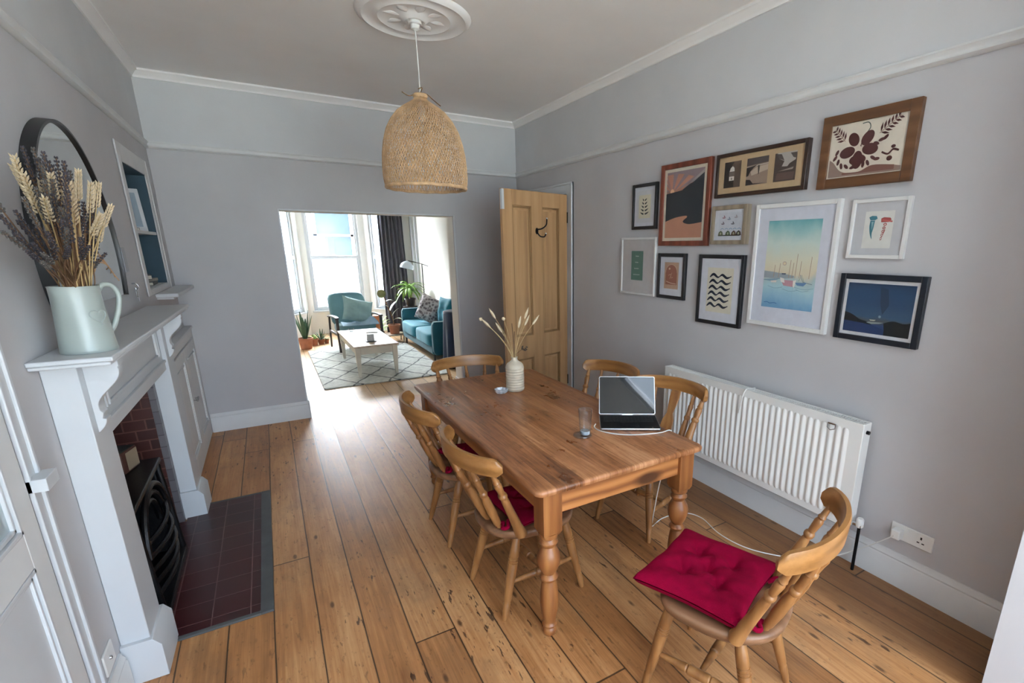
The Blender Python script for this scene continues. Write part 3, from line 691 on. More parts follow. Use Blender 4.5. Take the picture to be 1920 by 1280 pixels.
def corbel(y0, y1):
    pts = [(.092, 1.316), (.190, 1.316), (.190, 1.290)]
    for i in range(15):
        t = i / 14
        x = .186 - .075 * (0.5 - 0.5 * math.cos(PI * t)); z = 1.285 - .155 * t
        pts.append((x + .006 * math.sin(PI * t * 2), z))
    pts += [(.118, 1.120), (.112, 1.100)]
    for i in range(8):
        t = i / 7; pts.append((.122 - .030 * t * t, 1.098 - .05 * t))
    MB().prism(pts, lambda u, v, d: (u, d, v), y0, y1).build('bracket', W_, fs, bevel=.002)
corbel(.09, .15); corbel(1.57, 1.63)
# fire opening: brick cheeks, iron strip, hearth
M['brick'] = tiles('dark_red_firebrick', '4d231b', '331713', '6b443a', .105, .065, .07, .45, plane='XZ')
mb = MB(); fd = XW - .42
mb.box(fd - .05, fd, FY0 - .1, FY1 + .1, 0, FZ + .15).box(fd, XW, FY1 - .006, FY1 + .1, 0, FZ + .1).box(fd, XW, FY0 - .1, FY0 + .006, 0, FZ + .1).box(fd, XW, FY0 + .006, FY1 - .006, FZ - .006, FZ + .1)
struct('wall_fireback', mb, M['brick'], label='dark red brick inside of the fireplace', smooth=False, origin=None)
M['slip'] = tiles('grey_tile_slips', '6f6a6c', '5c585b', '4a4648', .2, .075, .05, .4, 0.0, plane='XZ')
struct('trim_11', MB().box(XW, XW + .03, FY1, FY1 + .075, 0, FZ).box(XW, XW + .03, FY0 - .02, FY0 + .0, 0, FZ), M['slip'], origin=None)
M['hearth'] = tiles('maroon_quarry_tiles', '42191a', '331315', '6b4a47', .155, .155, .018, .33, 0.0, 'YX', .4)
he = thing('hearth', 'flush hearth of dark maroon quarry tiles with a grey edging strip', 'hearth', (XW + .25, -2.38, 0))
MB().box(fd + .002, -3.25, FY0 + .008, FY1 - .008, .0005, .010).box(-3.25, -2.845, -3.06, -1.68, .0005, .010).build('tiles', M['hearth'], he, world=True)
M['edging'] = plain('grey_slate_edging', '4d4f50', .5, var=.2, vscale=8)
MB().box(-2.845, -2.79, -3.085, -1.655, .0005, .012).box(-3.16, -2.845, -3.085, -3.06, .0005, .011).box(-3.16, -2.845, -1.68, -1.655, .0005, .011).build('edging_strip', M['edging'], he, world=True, bevel=.002)
# cast-iron grate
gr = thing('fire_grate', 'black cast-iron fire grate standing in the brick fireplace', 'fire grate', (-3.36, -2.58, .0105))
gy0, gy1 = -.33, .33
MB().box(-.12, .12, gy0, gy1, 0, .03).box(-.12, -.10, gy0, gy1, .03, .52).box(-.10, .10, gy0, gy0 + .02, .03, .56).box(-.10, .10, gy1 - .02, gy1, .03, .56).build('casing', M['iron'], gr, bevel=.006)
MB().box(-.13, .13, gy0 - .01, gy1 + .01, .56, .585).build('hob_top', M['iron'], gr, bevel=.006)
mb = MB()     # front: arched ribs and bars
for k in range(5):
    zz = .10 + k * .065; bulge = .03 + .03 * math.sin(PI * (k + 1) / 6)
    mb.tube([(.11 + bulge * math.sin(PI * t / 12), lerp(gy0 + .05, gy1 - .05, t / 12), zz) for t in range(13)], .012, 8)
mb.build('fire_bars', M['iron'], gr)
mb = MB()
for k in range(3):
    rr = .27 - .045 * k
    mb.tube([(.125 - .012 * k, rr * math.cos(PI * t / 20), .30 + rr * 0.92 * math.sin(PI * t / 20)) for t in range(21)], .014, 8)
mb.build('arched_hood', M['iron'], gr)
mb = MB()
for yy in (gy0 + .01, gy1 - .01):
    mb.tube([(.11, yy, .0), (.14, yy, .02), (.125, yy, .30), (.11, yy, .55)], .016, 8)
mb.box(.10, .155, gy0, gy1, 0, .035)
mb.build('front_frame', M['iron'], gr, bevel=.003)
bx = thing('cardboard_box', 'small red-brown box with a pale side standing on top of the fire grate', 'box', (-3.37, -2.36, .596), -.25)
MB().box(-.05, .05, -.07, .07, 0, .11).build('carton', flat('4a2a20', .6), bx, bevel=.003)
MB().box(.0505, .052, -.035, .066, .008, .10).build('label', flat('8d7d68'), bx)
MB().box(-.045, .045, -.064, .064, .1105, .1125).build('lid', flat('2c2f2c'), bx)
# ---- low cupboard in the far alcove
cu = thing('alcove_cupboard', 'low white built-in cupboard with two panelled doors right of the fireplace', 'cupboard', (XW + .02, -0.75, 0))
CF = -3.242
MB().box(XW, CF - .004, -1.50, -0.001, 0, 1.0).build('carcass', M['trim'], cu, world=True)
MB().box(XW, CF + .012, -1.50, -0.001, 1.0, 1.022).build('top', M['gloss'], cu, world=True, bevel=.003)
MB().box(CF - .004, CF, -1.50, -1.36, 0, 1.0).box(CF - .004, CF, -.09, -.001, 0, 1.0).box(CF - .004, CF, -1.36, -.09, 0.93, 1.0).box(CF - .004, CF, -1.36, -.09, 0, .07).build('face_frame', M['trim'], cu, world=True)
for (a, b, hy) in ((-1.355, -.728, -.76), (-.722, -.095, -.69)):
    mb = MB().box(CF - .003, CF + .012, a, a + .08, .075, .925).box(CF - .003, CF + .012, b - .08, b, .075, .925).box(CF - .003, CF + .012, a + .08, b - .08, .845, .925).box(CF - .003, CF + .012, a + .08, b - .08, .075, .175)
    mb.box(CF - .003, CF + .002, a + .08, b - .08, .175, .845)
    mb.box(CF, CF + .010, a + .10, b - .10, .195, .207).box(CF, CF + .010, a + .10, b - .10, .813, .825).box(CF, CF + .010, a + .10, a + .112, .207, .813).box(CF, CF + .010, b - .112, b - .10, .207, .813)
    dr = mb.build('door', M['trim'], cu, world=True, bevel=.002)
    k_ = MB().lathe([(.001, 0), (.006, 0), (.006, .014), (.014, .02), (.015, .028), (.001, .034)], seg=16)
    k_.v = [(CF + .012 + z, hy + x, .52 + y) for x, y, z in k_.v]
    k_.build('knob', M['chrome'], dr, world=True)
# ---- near alcove: tall glazed panelled door, at the left edge
d2 = bpy.data.objects.new('door_2', None); col.objects.link(d2); d2.location = (XW, -4.05, 0)
tag(d2, 'white panelled and glazed door at the left edge of the room', None, kind='structure')
dy0, dy1 = -4.42, -3.62
mb = MB(); xf = XW + .016
mb.box(XW, xf, dy0, dy0 + .1, 0, 2.1).box(XW, xf, dy1 - .1, dy1, 0, 2.1).box(XW, xf, dy0 + .1, dy1 - .1, 0, .2).box(XW, xf, dy0 + .1, dy1 - .1, .82, .93).box(XW, xf, dy0 + .1, dy1 - .1, 2.0, 2.1)
mb.build('door_frame', M['trim'], d2, world=True, bevel=.003)
mb = MB().box(XW, XW + .005, dy0 + .1, dy1 - .1, .2, .82)
for z0, z1 in ((.2, .82), (.93, 2.0)):
    for k, (o_, hh) in enumerate(((0, .018), (.016, .012))):
        a, b = dy0 + .1 + o_, dy1 - .1 - o_
        mb.box(XW, XW + hh, a, a + .012, z0 + o_, z1 - o_).box(XW, XW + hh, b - .012, b, z0 + o_, z1 - o_).box(XW, XW + hh, a, b, z0 + o_, z0 + o_ + .012).box(XW, XW + hh, a, b, z1 - o_ - .012, z1 - o_)
mb.build('panel_moulding', M['gloss'], d2, world=True, bevel=.002)
MB().box(XW + .001, XW + .004, dy0 + .12, dy1 - .12, .95, 1.98).build('glass_pane', plain('door_glass', '9aa7ab', .08, var=.25, vscale=5), d2, world=True)
struct('trim_12', MB().box(XW, XW + .012, -3.60, -3.515, 0, 2.25).box(XW, XW + .020, -3.532, -3.515, 0, 2.25).box(XW, XW + .020, -3.60, -3.585, 0, 2.25), M['gloss'], bevel=.003)
struct('trim_13', MB().box(XW, XW + .052, -3.60, -3.505, 1.0, 1.04), M['gloss'], bevel=.002)
# blank plate low on the wall between the door and the surround
sp = thing('wall_plate', 'white blanking plate low on the left wall beside the fire surround', 'wall plate', (XW, -3.40, .2))
MB().box(0, .008, -.055, .055, 0, .086).build('plate', M['white'], sp, bevel=.003)
b_ = MB().lathe([(.001, 0), (.008, 0), (.007, .006), (.001, .008)], seg=14); b_.v = [(.008 + z, .0 + x, .043 + y) for x, y, z in b_.v]
b_.build('screw_cap', M['chrome'], sp)
# ================================================================ PICTURES ON THE RIGHT WALL
class Paint:
    """flat inks on paper: u 0..1 left-right as seen, v 0..1 bottom-top"""
    def __init__(s, yl, yr, z0, z1, x):
        s.yl, s.yr, s.z0, s.z1, s.x = yl, yr, z0, z1, x; s.mb = MB(); s.mats = []; s.lay = 0
    def slot(s, m):
        if isinstance(m, str): m = flat(m)
        if m not in s.mats: s.mats.append(m)
        return s.mats.index(m)
    def P(s, u, v, d=0.0): return (s.x - d, lerp(s.yl, s.yr, u), lerp(s.z0, s.z1, v))
    def poly(s, pts, m):
        s.lay += 1; d = 0.00025 * min(s.lay, 12) if s.lay < 12 else 0.003 + 0.00002 * (s.lay - 12)
        s.mb.add([s.P(u, v, d) for u, v in pts], [tuple(range(len(pts)))], s.slot(m)); return s
    def rect(s, u0, v0, u1, v1, m): return s.poly([(u0, v0), (u1, v0), (u1, v1), (u0, v1)], m)
    def stroke(s, pts, w, m):
        """w in units of u; varying width list allowed"""
        asp = abs(s.yr - s.yl) / (s.z1 - s.z0); n = len(pts)
        if isinstance(w, (int, float)): w = [w] * n
        L, Rr = [], []
        for i in range(n):
            a = pts[max(i - 1, 0)]; b = pts[min(i + 1, n - 1)]
            dx = (b[0] - a[0]) * asp; dy = b[1] - a[1]; l = math.hypot(dx, dy) or 1
            nx, ny = -dy / l, dx / l; h = w[i] / 2
            L.append((pts[i][0] + nx * h, pts[i][1] + ny * h * asp)); Rr.append((pts[i][0] - nx * h, pts[i][1] - ny * h * asp))
        s.lay += 1; d = 0.0012 + 0.00001 * s.lay
        vs = [s.P(u, v, d) for u, v in L + Rr]
        s.mb.add(vs, [(i, i + 1, n + i + 1, n + i) for i in range(n - 1)], s.slot(m)); return s
    def ell(s, cu, cv, ru, rv, m, rot=0, n=20):
        asp = abs(s.yr - s.yl) / (s.z1 - s.z0); pts = []
        for k in range(n):
            a = 2 * PI * k / n; x = ru * math.cos(a); y = rv * math.sin(a)
            pts.append((cu + x * math.cos(rot) - y * math.sin(rot), cv + (x * math.sin(rot) + y * math.cos(rot)) * asp))
        return s.poly(pts, m)
def curve2(p, n=5): return [(q.x, q.y) for q in bez([(a, b, 0) for a, b in p], n)]

def picture(name, label, yl, yr, z0, z1, fw, depth, fmat, cat='picture', mount=None, inner=None, draw=None, matc='c9cbd2', group='pictures on the right-hand wall'):
    """yl = edge nearer the back wall (left in view), yr = edge nearer the camera; inner = (l, r, b, t) margins of the print"""
    t = thing(name, label, cat, (0, (yl + yr) / 2, z0), 0, group)
    X = -depth
    mb = MB()
    for (a, b, c, d) in ((yl, yl - fw, z0, z1), (yr + fw, yr, z0, z1), (yl - fw, yr + fw, z0, z0 + fw), (yl - fw, yr + fw, z1 - fw, z1)):
        mb.box(-0.001, X, a, b, c, d)
    mb.build('frame', fmat, t, world=True, bevel=0.002)
    xb = X + min(.010, depth * .5)
    MB().box(-0.002, xb, yl - fw + .002, yr + fw - .002, z0 + fw - .002, z1 - fw + .002).build('mount', flat(matc), t, world=True)
    l, r, b, tp = inner
    p = Paint(yl - l, yr + r, z0 + b, z1 - tp, xb - .0004)
    draw(p)
    p.mb.build('print', p.mats, t, world=True, smooth=False)
    MB().box(xb - .0048, xb - .0055, yl - fw + .001, yr + fw - .001, z0 + fw - .001, z1 - fw + .001).build('glass', M['pglass'], t, world=True)
    return t
bk = plain('black_picture_frame', '17171b', .35, var=.1)
wf = plain('white_picture_frame', 'd3d3d1', .45, var=.02)
mah = wood('mahogany_frame', '4a2118', '6e3524', '824433', 'Z', .6, .4)
oak = wood('oak_frame', '452c19', '614026', '725035', 'Y', .6, .4)
dkw = plain('dark_walnut_frame', '2f1f18', .35, var=.2)
box_ = wood('pale_wood_frame', '6b5f50', '877a68', '9c8f7b', 'Z', .7, .55)

def d_leaf(p):
    p.rect(0, 0, 1, 1, 'c4c5c8').rect(.14, .14, .86, .86, 'cfc8b0')
    for i in range(5):
        v = .27 + i * .105; s = 1.35 - i * .17
        for sg, u0 in ((1, .5), (-1, .5)):
            p.stroke(curve2([(u0 + sg * .03 - .02, v), (u0 + sg * .10 * s - .01, v + .018), (u0 + sg * .20 * s, v + .065)]), [.02, .035, .05, .058, .06, .056, .05, .04, .025, .012, .003][:11], '26282a')
def d_sun(p):
    p.rect(0, 0, 1, 1, 'cfc6b4'); 
    q = (.05, .03, .95, .97); p.rect(*q, '9c7a6c')
    p.poly([(.05, .70), (.95, .80), (.95, .97), (.05, .97)], '8d7c80')
    for i in range(8):
        a0 = R(5 + i * 21); a1 = R(5 + i * 21 + 12)
        p.poly([(.2, .67), (max(.05, min(.95, .2 + .75 * math.cos(a0))), min(.97, .67 + .27 * math.sin(a0))), (max(.05, min(.95, .2 + .75 * math.cos(a1))), min(.97, .67 + .27 * math.sin(a1)))], 'b5806c')
    p.ell(.2, .69, .05, .05, 'e0b28c')
    p.poly([(.05, .67), (.45, .70), (.55, .76), (.70, .79), (.95, .94), (.95, .88), (.95, .2), (.05, .2)], '2e3136')
    p.poly([(.45, .705), (.95, .95), (.95, .905), (.72, .80), (.56, .765)], 'a49a98')
    for i in range(3): p.stroke(curve2([(.05, .46 + i * .04), (.4, .44 + i * .04), (.95, .47 + i * .03)]), .006, '565d66')
    p.poly([(.05, .03), (.95, .03), (.95, .24)] + curve2([(.95, .24), (.65, .22), (.5, .26), (.6, .32), (.55, .34), (.3, .32), (.05, .27)]), 'b07e66')
    p.stroke(curve2([(.05, .12), (.4, .17), (.95, .15)]), .008, '8f604c')
    p.stroke([(.25, .08), (.26, .32)], [.03, .015], '30262a').stroke([(.18, .24), (.34, .27)], .012, '30262a')
def sep_photo(p, u0, v0, u1, v1, kind):
    W, H = u1 - u0, v1 - v0; f = lambda L: [(u0 + a * W, v0 + b * H) for a, b in L]
    if kind == 0:
        p.poly(f([(0, 0), (1, 0), (1, 1), (0, 1)]), '5c4d42').poly(f([(0, 0), (.3, 0), (.3, .6), (.45, .85), (.6, 1), (0, 1)]), '2b2522')
        p.poly(f([(.32, .62), (.62, .62), (.6, .75), (.5, .82), (.38, .76)]), 'c9c4bc').poly(f([(.32, .6), (.64, .6), (.64, .45), (.32, .45)]), '6a5d55')
        p.poly(f([(.32, .27), (.62, .27), (.62, .43), (.32, .43)]), 'd4cfc6').poly(f([(.42, .3), (.52, .3), (.52, .38), (.42, .38)]), '8a847a').poly(f([(.3, 0), (.62, 0), (.6, .27), (.33, .27)]), '2a2320')
    elif kind == 1:
        p.poly(f([(0, 0), (1, 0), (1, 1), (0, 1)]), '8d7a6b').poly(f([(0, .72), (1, .78), (1, 1), (0, 1)]), '4a4140').poly(f([(0, .68), (1, .75), (1, .72), (0, .64)]), 'b6aba0')
        p.poly(f([(0, .66), (.5, .72), (.35, .65), (.18, .5), (.1, .35), (0, .33)]), '332a28').poly(f([(.2, .5), (.45, .64), (1, .7), (1, .5), (.6, .42), (.25, .35)]), 'b3a18f')
        p.poly(f([(.52, .7), (.62, .7), (.6, .4), (.57, .35)]), '3a302c').poly(f([(0, 0), (.9, .03), (.35, .05), (.2, .2), (0, .22)]), '2c2424')
    else:
        p.poly(f([(0, 0), (1, 0), (1, 1), (0, 1)]), '42352f').poly(f([(.1, 1), (1, 1), (.95, .7), (.7, .6), (.6, .5), (.35, .52), (.45, .7), (.2, .8)]), 'a8a19a')
        p.poly(f([(.05, .98), (.2, .8), (.45, .72), (.3, .95)]), '4c4540').poly(f([(.7, .95), (.98, .95), (.98, .75), (.85, .78)]), '4a423e').poly(f([(.2, .36), (.9, .46), (.85, .38), (.5, .37)]), '95897f').poly(f([(.1, .05), (.9, .05), (.95, .3), (.15, .3)]), '5a4740')
def d_triple(p):
    p.rect(0, 0, 1, 1, 'b39a78')
    for k, (a, b) in enumerate(((.075, .29), (.365, .62), (.69, .925))): sep_photo(p, a, .16, b, .86, k)
def d_flower(p):
    c = '4b2220'; p.rect(0, 0, 1, 1, 'c8bfae').rect(.02, .02, .98, .98, 'cfc6b6')
    p.poly([(.02, .02), (.98, .02), (.98, .10)] + curve2([(.98, .10), (.7, .16), (.4, .07), (.2, .12), (.08, .3), (.02, .36)]), '8a7468')
    p.poly([(.22, .05)] + curve2([(.22, .09), (.45, .08), (.62, .17), (.9, .13)]) + [(.9, .05)], '6f4a3e')
    for an, ds, ru, rv in ((124, .150, .092, .068), (50, .155, .098, .070), (-8, .150, .105, .070), (-92, .135, .072, .112), (190, .155, .105, .070)):
        asp = abs(p.yr - p.yl) / (p.z1 - p.z0); p.ell(.415 + ds * math.cos(R(an)), .50 + ds * math.sin(R(an)) * asp, ru, rv, c, R(an) if an != -92 else 0)
        if an == -92: p.ell(.415, .50 - ds * asp, .112, .066, c, 0)
    for cu, cv, ru, rv, ro in () and ((.33, .68, .105, .072, -.6), (.55, .68, .105, .072, .6), (.585, .48, .118, .074, -.15), (.41, .335, .125, .070, .0), (.245, .50, .118, .074, .3)): p.ell(cu, cv, ru, rv, c, ro)
    p.stroke(curve2([(.43, .5), (.46, .7), (.53, .85), (.5, .95), (.42, .95)]), .012, '3e4a40').ell(.43, .5, .02, .03, 'cfc6b6').stroke([(.43, .48), (.44, .6)], [.03, .006], c)
    for (u, v, du, dv, n, L) in ((.21, .68, -.16, .25, 5, .09), (.66, .72, .24, .25, 6, .10)):
        p.stroke([(u, v), (u + du, v + dv)], .008, '8c6c5e')
        for i in range(n):
            t = (i + .3) / n; bu, bv = u + du * t, v + dv * t; s = L * (1 - .45 * t)
            asp = abs(p.yr - p.yl) / (p.z1 - p.z0); ax_ = math.atan2(dv, du * asp)
            for sg in (1, -1):
                aa = ax_ + sg * .85; au = bu + s * 1.15 * math.cos(aa); av = bv + s * 1.15 * math.sin(aa) * asp
                p.stroke([(bu + (au - bu) * .1, bv + (av - bv) * .1), ((bu + au) / 2, (bv + av) / 2), (au, av)], [.008, .030, .003], c)
    for (u, v) in ((.12, .48), (.10, .38), (.15, .3), (.2, .22), (.27, .2), (.36, .17), (.42, .2), (.5, .2), (.56, .22), (.62, .3), (.67, .27), (.64, .55), (.7, .6), (.75, .63)):
        p.ell(u, v, .040, .020, c, (u * 9) % 3)
    p.stroke(curve2([(.72, .38), (.8, .33), (.86, .4), (.93, .37)]), .022, c).ell(.83, .25, .035, .03, c).ell(.86, .45, .028, .02, c)
def d_teal(p):
    p.rect(0, 0, 1, 1, '57796e')
    for k, (a, b) in enumerate(((.36, .64), (.34, .62), (.28, .66), (.2, .75))):
        v = .82 - k * .21; n = 26 if k > 1 else 16
        pts = [(lerp(a, b, i / n), v + .014 * math.sin(i * 1.9 + k) + (.012 if i % 5 == 0 else 0)) for i in range(n + 1)]
        p.stroke(pts, .018, 'd9dcd6')
def d_arch(p):
    p.rect(0, 0, 1, 1, 'b3937c')
    arch = [(.1, .16), (.9, .16), (.9, .62)] + [(.5 + .4 * math.cos(R(a)), .62 + .30 * math.sin(R(a))) for a in range(0, 181, 15)] + [(.1, .62)]
    p.poly(arch, '8d5a47').stroke(arch[2:], .025, 'c5a791')
    p.ell(.36, .76, .06, .05, 'd8bda7').stroke(curve2([(.3, .5), (.45, .55), (.5, .42), (.62, .45)]), .035, 'b98f7a').stroke(curve2([(.15, .28), (.5, .22), (.85, .2)]), .04, 'c5a791').stroke(curve2([(.4, .38), (.55, .62)]), .02, 'c5a791')
def d_ships(p):
    p.rect(0, 0, 1, 1, 'c3c6cd').rect(.12, .05, .95, .95, 'bcc0c8')
    for (u, v, c) in ((.3, .78, '8a5a66'), (.5, .72, '6d7a8c'), (.76, .78, '9b8f94'), (.28, .56, '6a5560'), (.66, .55, '4d4650')):
        p.poly([(u - .07, v), (u + .08, v), (u + .04, v - .035), (u - .04, v - .035)], c).poly([(u, v + .01), (u, v + .09), (u + .06, v + .01)], c)
    for i in range(5): p.stroke(curve2([(.2 + i * .16, .34), (.27 + i * .16, .38), (.33 + i * .16, .34)]), .02, '7c93b0')
    p.stroke([(.12, .12), (.95, .12)], .03, '3c3a36')
    for u, c in ((.22, '5a5f45'), (.5, '4d5a40'), (.72, '5a4436'), (.9, '3f342e')): p.poly([(u - .1, .12), (u + .1, .12), (u + .07, .25), (u, .3), (u - .07, .24)], c).ell(u, .19, .035, .035, '9a9d84')
def d_waves(p):
    p.rect(0, 0, 1, 1, 'cfcab8')
    for k in range(6):
        v = .82 - k * .132; o = -.012 * k
        cpt = curve2([(.10 + o, v - .035), (.24 + o, v + .035), (.42 + o, v - .03), (.58 + o, v + .028), (.76 + o, v - .035), (.93 + o, v + .005)], 6)
        n = len(cpt); p.stroke(cpt, [.028 + .05 * abs(math.sin(PI * 2.2 * i / n)) * (1 if i < n * .93 else .4) for i in range(n)], '262c3c')
def d_harbour(p):
    p.rect(0, 0, 1, 1, ramp_mat('watercolour_wash', 2, [(0, '6b97b8'), (.10, '8bb2c6'), (.24, 'a3c4cb'), (.33, 'a6b9ba'), (.40, 'd0c6ac'), (.52, 'd2cfb8'), (.72, 'c0d0c8'), (.88, '93bab9'), (1, '659ea4')], .34, 2.6))
    p.poly([(0, .35), (0, .43), (.2, .42), (.42, .40), (.6, .385), (.6, .36), (.3, .34)], '8f9aa0').poly([(0, .33), (.35, .35), (.2, .31), (0, .32)], '7c98a8')
    for u, h in ((.2, .5), (.3, .52), (.5, .56), (.62, .63), (.7, .55), (.88, .60), (.56, .53)): p.stroke([(u, .36), (u + .015, h)], .010, 'a08a76')
    p.ell(.40, .52, .04, .035, 'b9a99c').ell(.40, .52, .025, .02, 'd8c9a4')
    p.poly([(.36, .335), (.60, .33), (.60, .26), (.42, .27)], 'b58a92').poly([(.34, .36), (.42, .35), (.44, .30), (.36, .31)], 'd9d4ce').poly([(.60, .33), (.66, .34), (.63, .25), (.60, .27)], 'dcd6cc')
    p.poly([(.64, .31), (.86, .315), (.80, .275), (.68, .28)], '5d7fa4').poly([(.15, .315), (.27, .325), (.27, .30), (.17, .298)], 'd6c9be').poly([(.36, .41), (.45, .41), (.44, .395), (.37, .395)], '4d5866')
    for a, b, v in ((.1, .4, .245), (.62, .98, .25), (.66, .9, .225), (.4, .7, .22)): p.stroke(curve2([(a, v + .01), ((a + b) / 2, v - .012), (b, v + .006)]), .007, '7b98a4')
    p.stroke([(.6, .25), (.6, .06)], .006, '8fb0bc').stroke([(.72, .4), (.78, .32), (.95, .30)], .01, '6f7f88').stroke([(.70, .33), (.75, .40), (.80, .32)], .008, '6f8f80')
    p.stroke(curve2([(.05, .055), (.12, .062), (.18, .05), (.26, .06), (.32, .052)]), .012, '3f6f9c')
def d_fish(p):
    p.rect(0, 0, 1, 1, 'cfcfc9')
    t, r = '3f7480', 'a04a46'
    p.poly([(.14, .84), (.24, .88), (.40, .87), (.44, .80), (.36, .76), (.20, .76)], t)
    p.poly(curve2([(.20, .75), (.19, .6), (.22, .45), (.27, .33), (.33, .25), (.31, .4), (.34, .55), (.36, .75)]), t).poly([(.24, .72), (.32, .72), (.29, .5)], '7fa4a8')
    p.poly([(.58, .70), (.57, .80), (.66, .83), (.88, .81), (.92, .76), (.84, .70)], r).stroke([(.6, .76), (.96, .71)], .05, 'b5605a')
    for k in range(5): p.ell(.73 - .018 * k, .64 - .095 * k, .058 - .006 * k, .05, r).ell(.73 - .018 * k, .64 - .095 * k, .026, .022, 'cfcfc9')
    p.stroke([(.62, .2), (.70, .36), (.75, .5)], [.004, .02, .03], r)
def d_night(p):
    p.rect(0, 0, 1, 1, ramp_mat('night_sky_print', 2, [(0, '1c2a4a'), (.17, '27406a'), (.26, '4a4f50'), (.34, '35506a'), (.6, '24405f'), (.85, '22405f'), (1, '1c3350')], .12, 4))
    p.poly([(0, 0), (.66, 0), (.66, .1), (.45, .18), (.3, .22), (0, .24)], '1f345c')
    p.poly(curve2([(0, .40), (.12, .36), (.25, .27), (.36, .24), (.45, .18)]) + [(.3, .2), (0, .22)], '14181c')
    p.poly([(.62, .22)] + curve2([(.62, .24), (.75, .3), (.9, .27), (1, .30)]) + [(1, 0), (.64, 0), (.64, .1)], '15191c')
    p.poly([(.40, .24), (.62, .25), (.56, .22), (.44, .20), (.36, .22)], '8a938f').poly([(.40, .285), (.50, .29), (.48, .265), (.42, .265)], 'c3bfa8')
    p.poly([(.5, .95), (.62, .9), (.66, .6), (.58, .4), (.53, .6)], '1d3048').ell(.55, .36, .02, .02, '7f93a0')
picture('leaf_picture', 'small black frame with a dark leaf sprig on cream paper, top left of the display', -2.231, -2.530, 1.848, 2.186, .024, .024, bk, inner=(.05, .05, .05, .05), draw=d_leaf)
picture('landscape_picture', 'reddish-brown frame with a sunset over dark hills, second from the left', -2.575, -3.072, 1.722, 2.286, .035, .028, mah, inner=(.042, .042, .042, .042), draw=d_sun, matc='cfc6b4')
picture('photo_triptych', 'wide dark frame holding three sepia photographs in a tan mount', -3.119, -3.775, 2.020, 2.281, .022, .034, dkw, inner=(.022, .022, .022, .022), draw=d_triple, matc='b39a78')
picture('flower_picture', 'wide brown wooden frame with a maroon hibiscus flower print, top right', -3.845, -4.315, 2.010, 2.358, .048, .030, oak, inner=(.048, .048, .048, .048), draw=d_flower)
picture('teal_print', 'white frame with a small teal print of four handwritten lines, lower left', -2.098, -2.540, 1.335, 1.787, .016, .024, wf, inner=(.135, .155, .115, .105), draw=d_teal, matc='b9b6b6')
picture('arch_picture', 'small black frame with a terracotta arch print, beneath the sunset picture', -2.574, -2.878, 1.333, 1.668, .026, .024, bk, inner=(.075, .075, .075, .065), draw=d_arch)
picture('ships_picture', 'small deep pale wooden box frame with rows of tiny boats', -3.121, -3.408, 1.731, 1.970, .026, .045, box_, inner=(.035, .035, .035, .035), draw=d_ships)
picture('waves_picture', 'black frame with six dark brushed waves on cream paper', -3.012, -3.408, 1.198, 1.665, .025, .026, bk, inner=(.085, .085, .085, .085), draw=d_waves)
picture('harbour_picture', 'large white frame with a blue watercolour of harbour boats, tallest of the pictures', -3.468, -4.000, 1.247, 1.958, .024, .030, wf, inner=(.095, .095, .115, .095), draw=d_harbour, matc='c6c9d3')
picture('brush_print', 'square white frame with one teal and one red painted shape, right of the watercolour', -4.058, -4.337, 1.660, 1.945, .018, .024, wf, inner=(.07, .07, .05, .06), draw=d_fish, matc='b9babd')
picture('night_picture', 'navy-black frame with a dark blue night seascape, bottom right of the display', -4.052, -4.469, 1.244, 1.584, .028, .028, plain('navy_black_frame', '1b2029', .35, var=.1), inner=(.045, .045, .045, .045), draw=d_night, matc='cbcbcd')

# ================================================================ RADIATOR
ra = thing('radiator', 'long white double-panel radiator below the pictures', 'radiator', (0, -3.58, .245))
RY0, RY1, RZ0, RZ1 = -4.335, -2.822, .245, .838
nfl = 34; pitch = (RY1 - RY0 - .10) / nfl
def fl(u, v):
    y = RY0 + .065 + u * nfl * pitch
    ph = (u * nfl) % 1.0
    edge = min(v / .05, (1 - v) / .05, 1)
    d = .011 * (0.5 - 0.5 * math.cos(2 * PI * ph)) ** .8 * (edge if edge < 1 else 1)
    return (-.112 - d, y, RZ0 + .035 + v * (RZ1 - RZ0 - .075))
mb = MB().grid(fl, nfl * 8, 20)
mb.box(-.113, -.100, RY0, RY1, RZ0, RZ1 - .004)
mb.build('front_panel', M['radiator'], ra, world=True)
MB().box(-.055, -.045, RY0 + .01, RY1 - .01, RZ0, RZ1 - .01).build('rear_panel', M['radiator'], ra, world=True)
mb = MB()
mb.box(-.116, -.104, RY0, RY1, RZ1 - .006, RZ1 + .003).box(-.050, -.040, RY0, RY1, RZ1 - .006, RZ1 + .003)
for k in range(96):
    y = RY0 + .012 + k * (RY1 - RY0 - .024) / 95
    mb.box(-.106, -.048, y - .0022, y + .0022, RZ1 - .004, RZ1)
mb.build('top_grille', M['radiator'], ra, world=True)
for y in (RY0, RY1): MB().box(-.112, -.042, y - .003, y + .003, RZ0 + .01, RZ1 + .002).build('side_panel', M['radiator'], ra, world=True, bevel=.002)
for z in (RZ0 + .03,):
    b_ = MB().lathe([(.001, 0), (.012, 0), (.012, .03), (.016, .03), (.016, .055), (.001, .055)], seg=16)
    b_.v = [(-.078 + x, RY0 - .004 - zz, z + y) for x, y, zz in b_.v]
    b_.build('valve', M['chrome'], ra, world=True)
b_ = MB().lathe([(.001, 0), (.016, 0), (.019, .006), (.019, .045), (.014, .052), (.001, .052)], (-.078, RY0 - .045, RZ0 + .02), 18)
b_.build('valve_cap', M['white'], ra, world=True)
MB().tube([(-.078, RY0 - .045, RZ0 + .03), (-.078, RY0 - .045, .001)], .0085, 10).build('supply_pipe', M['iron'], ra, world=True)
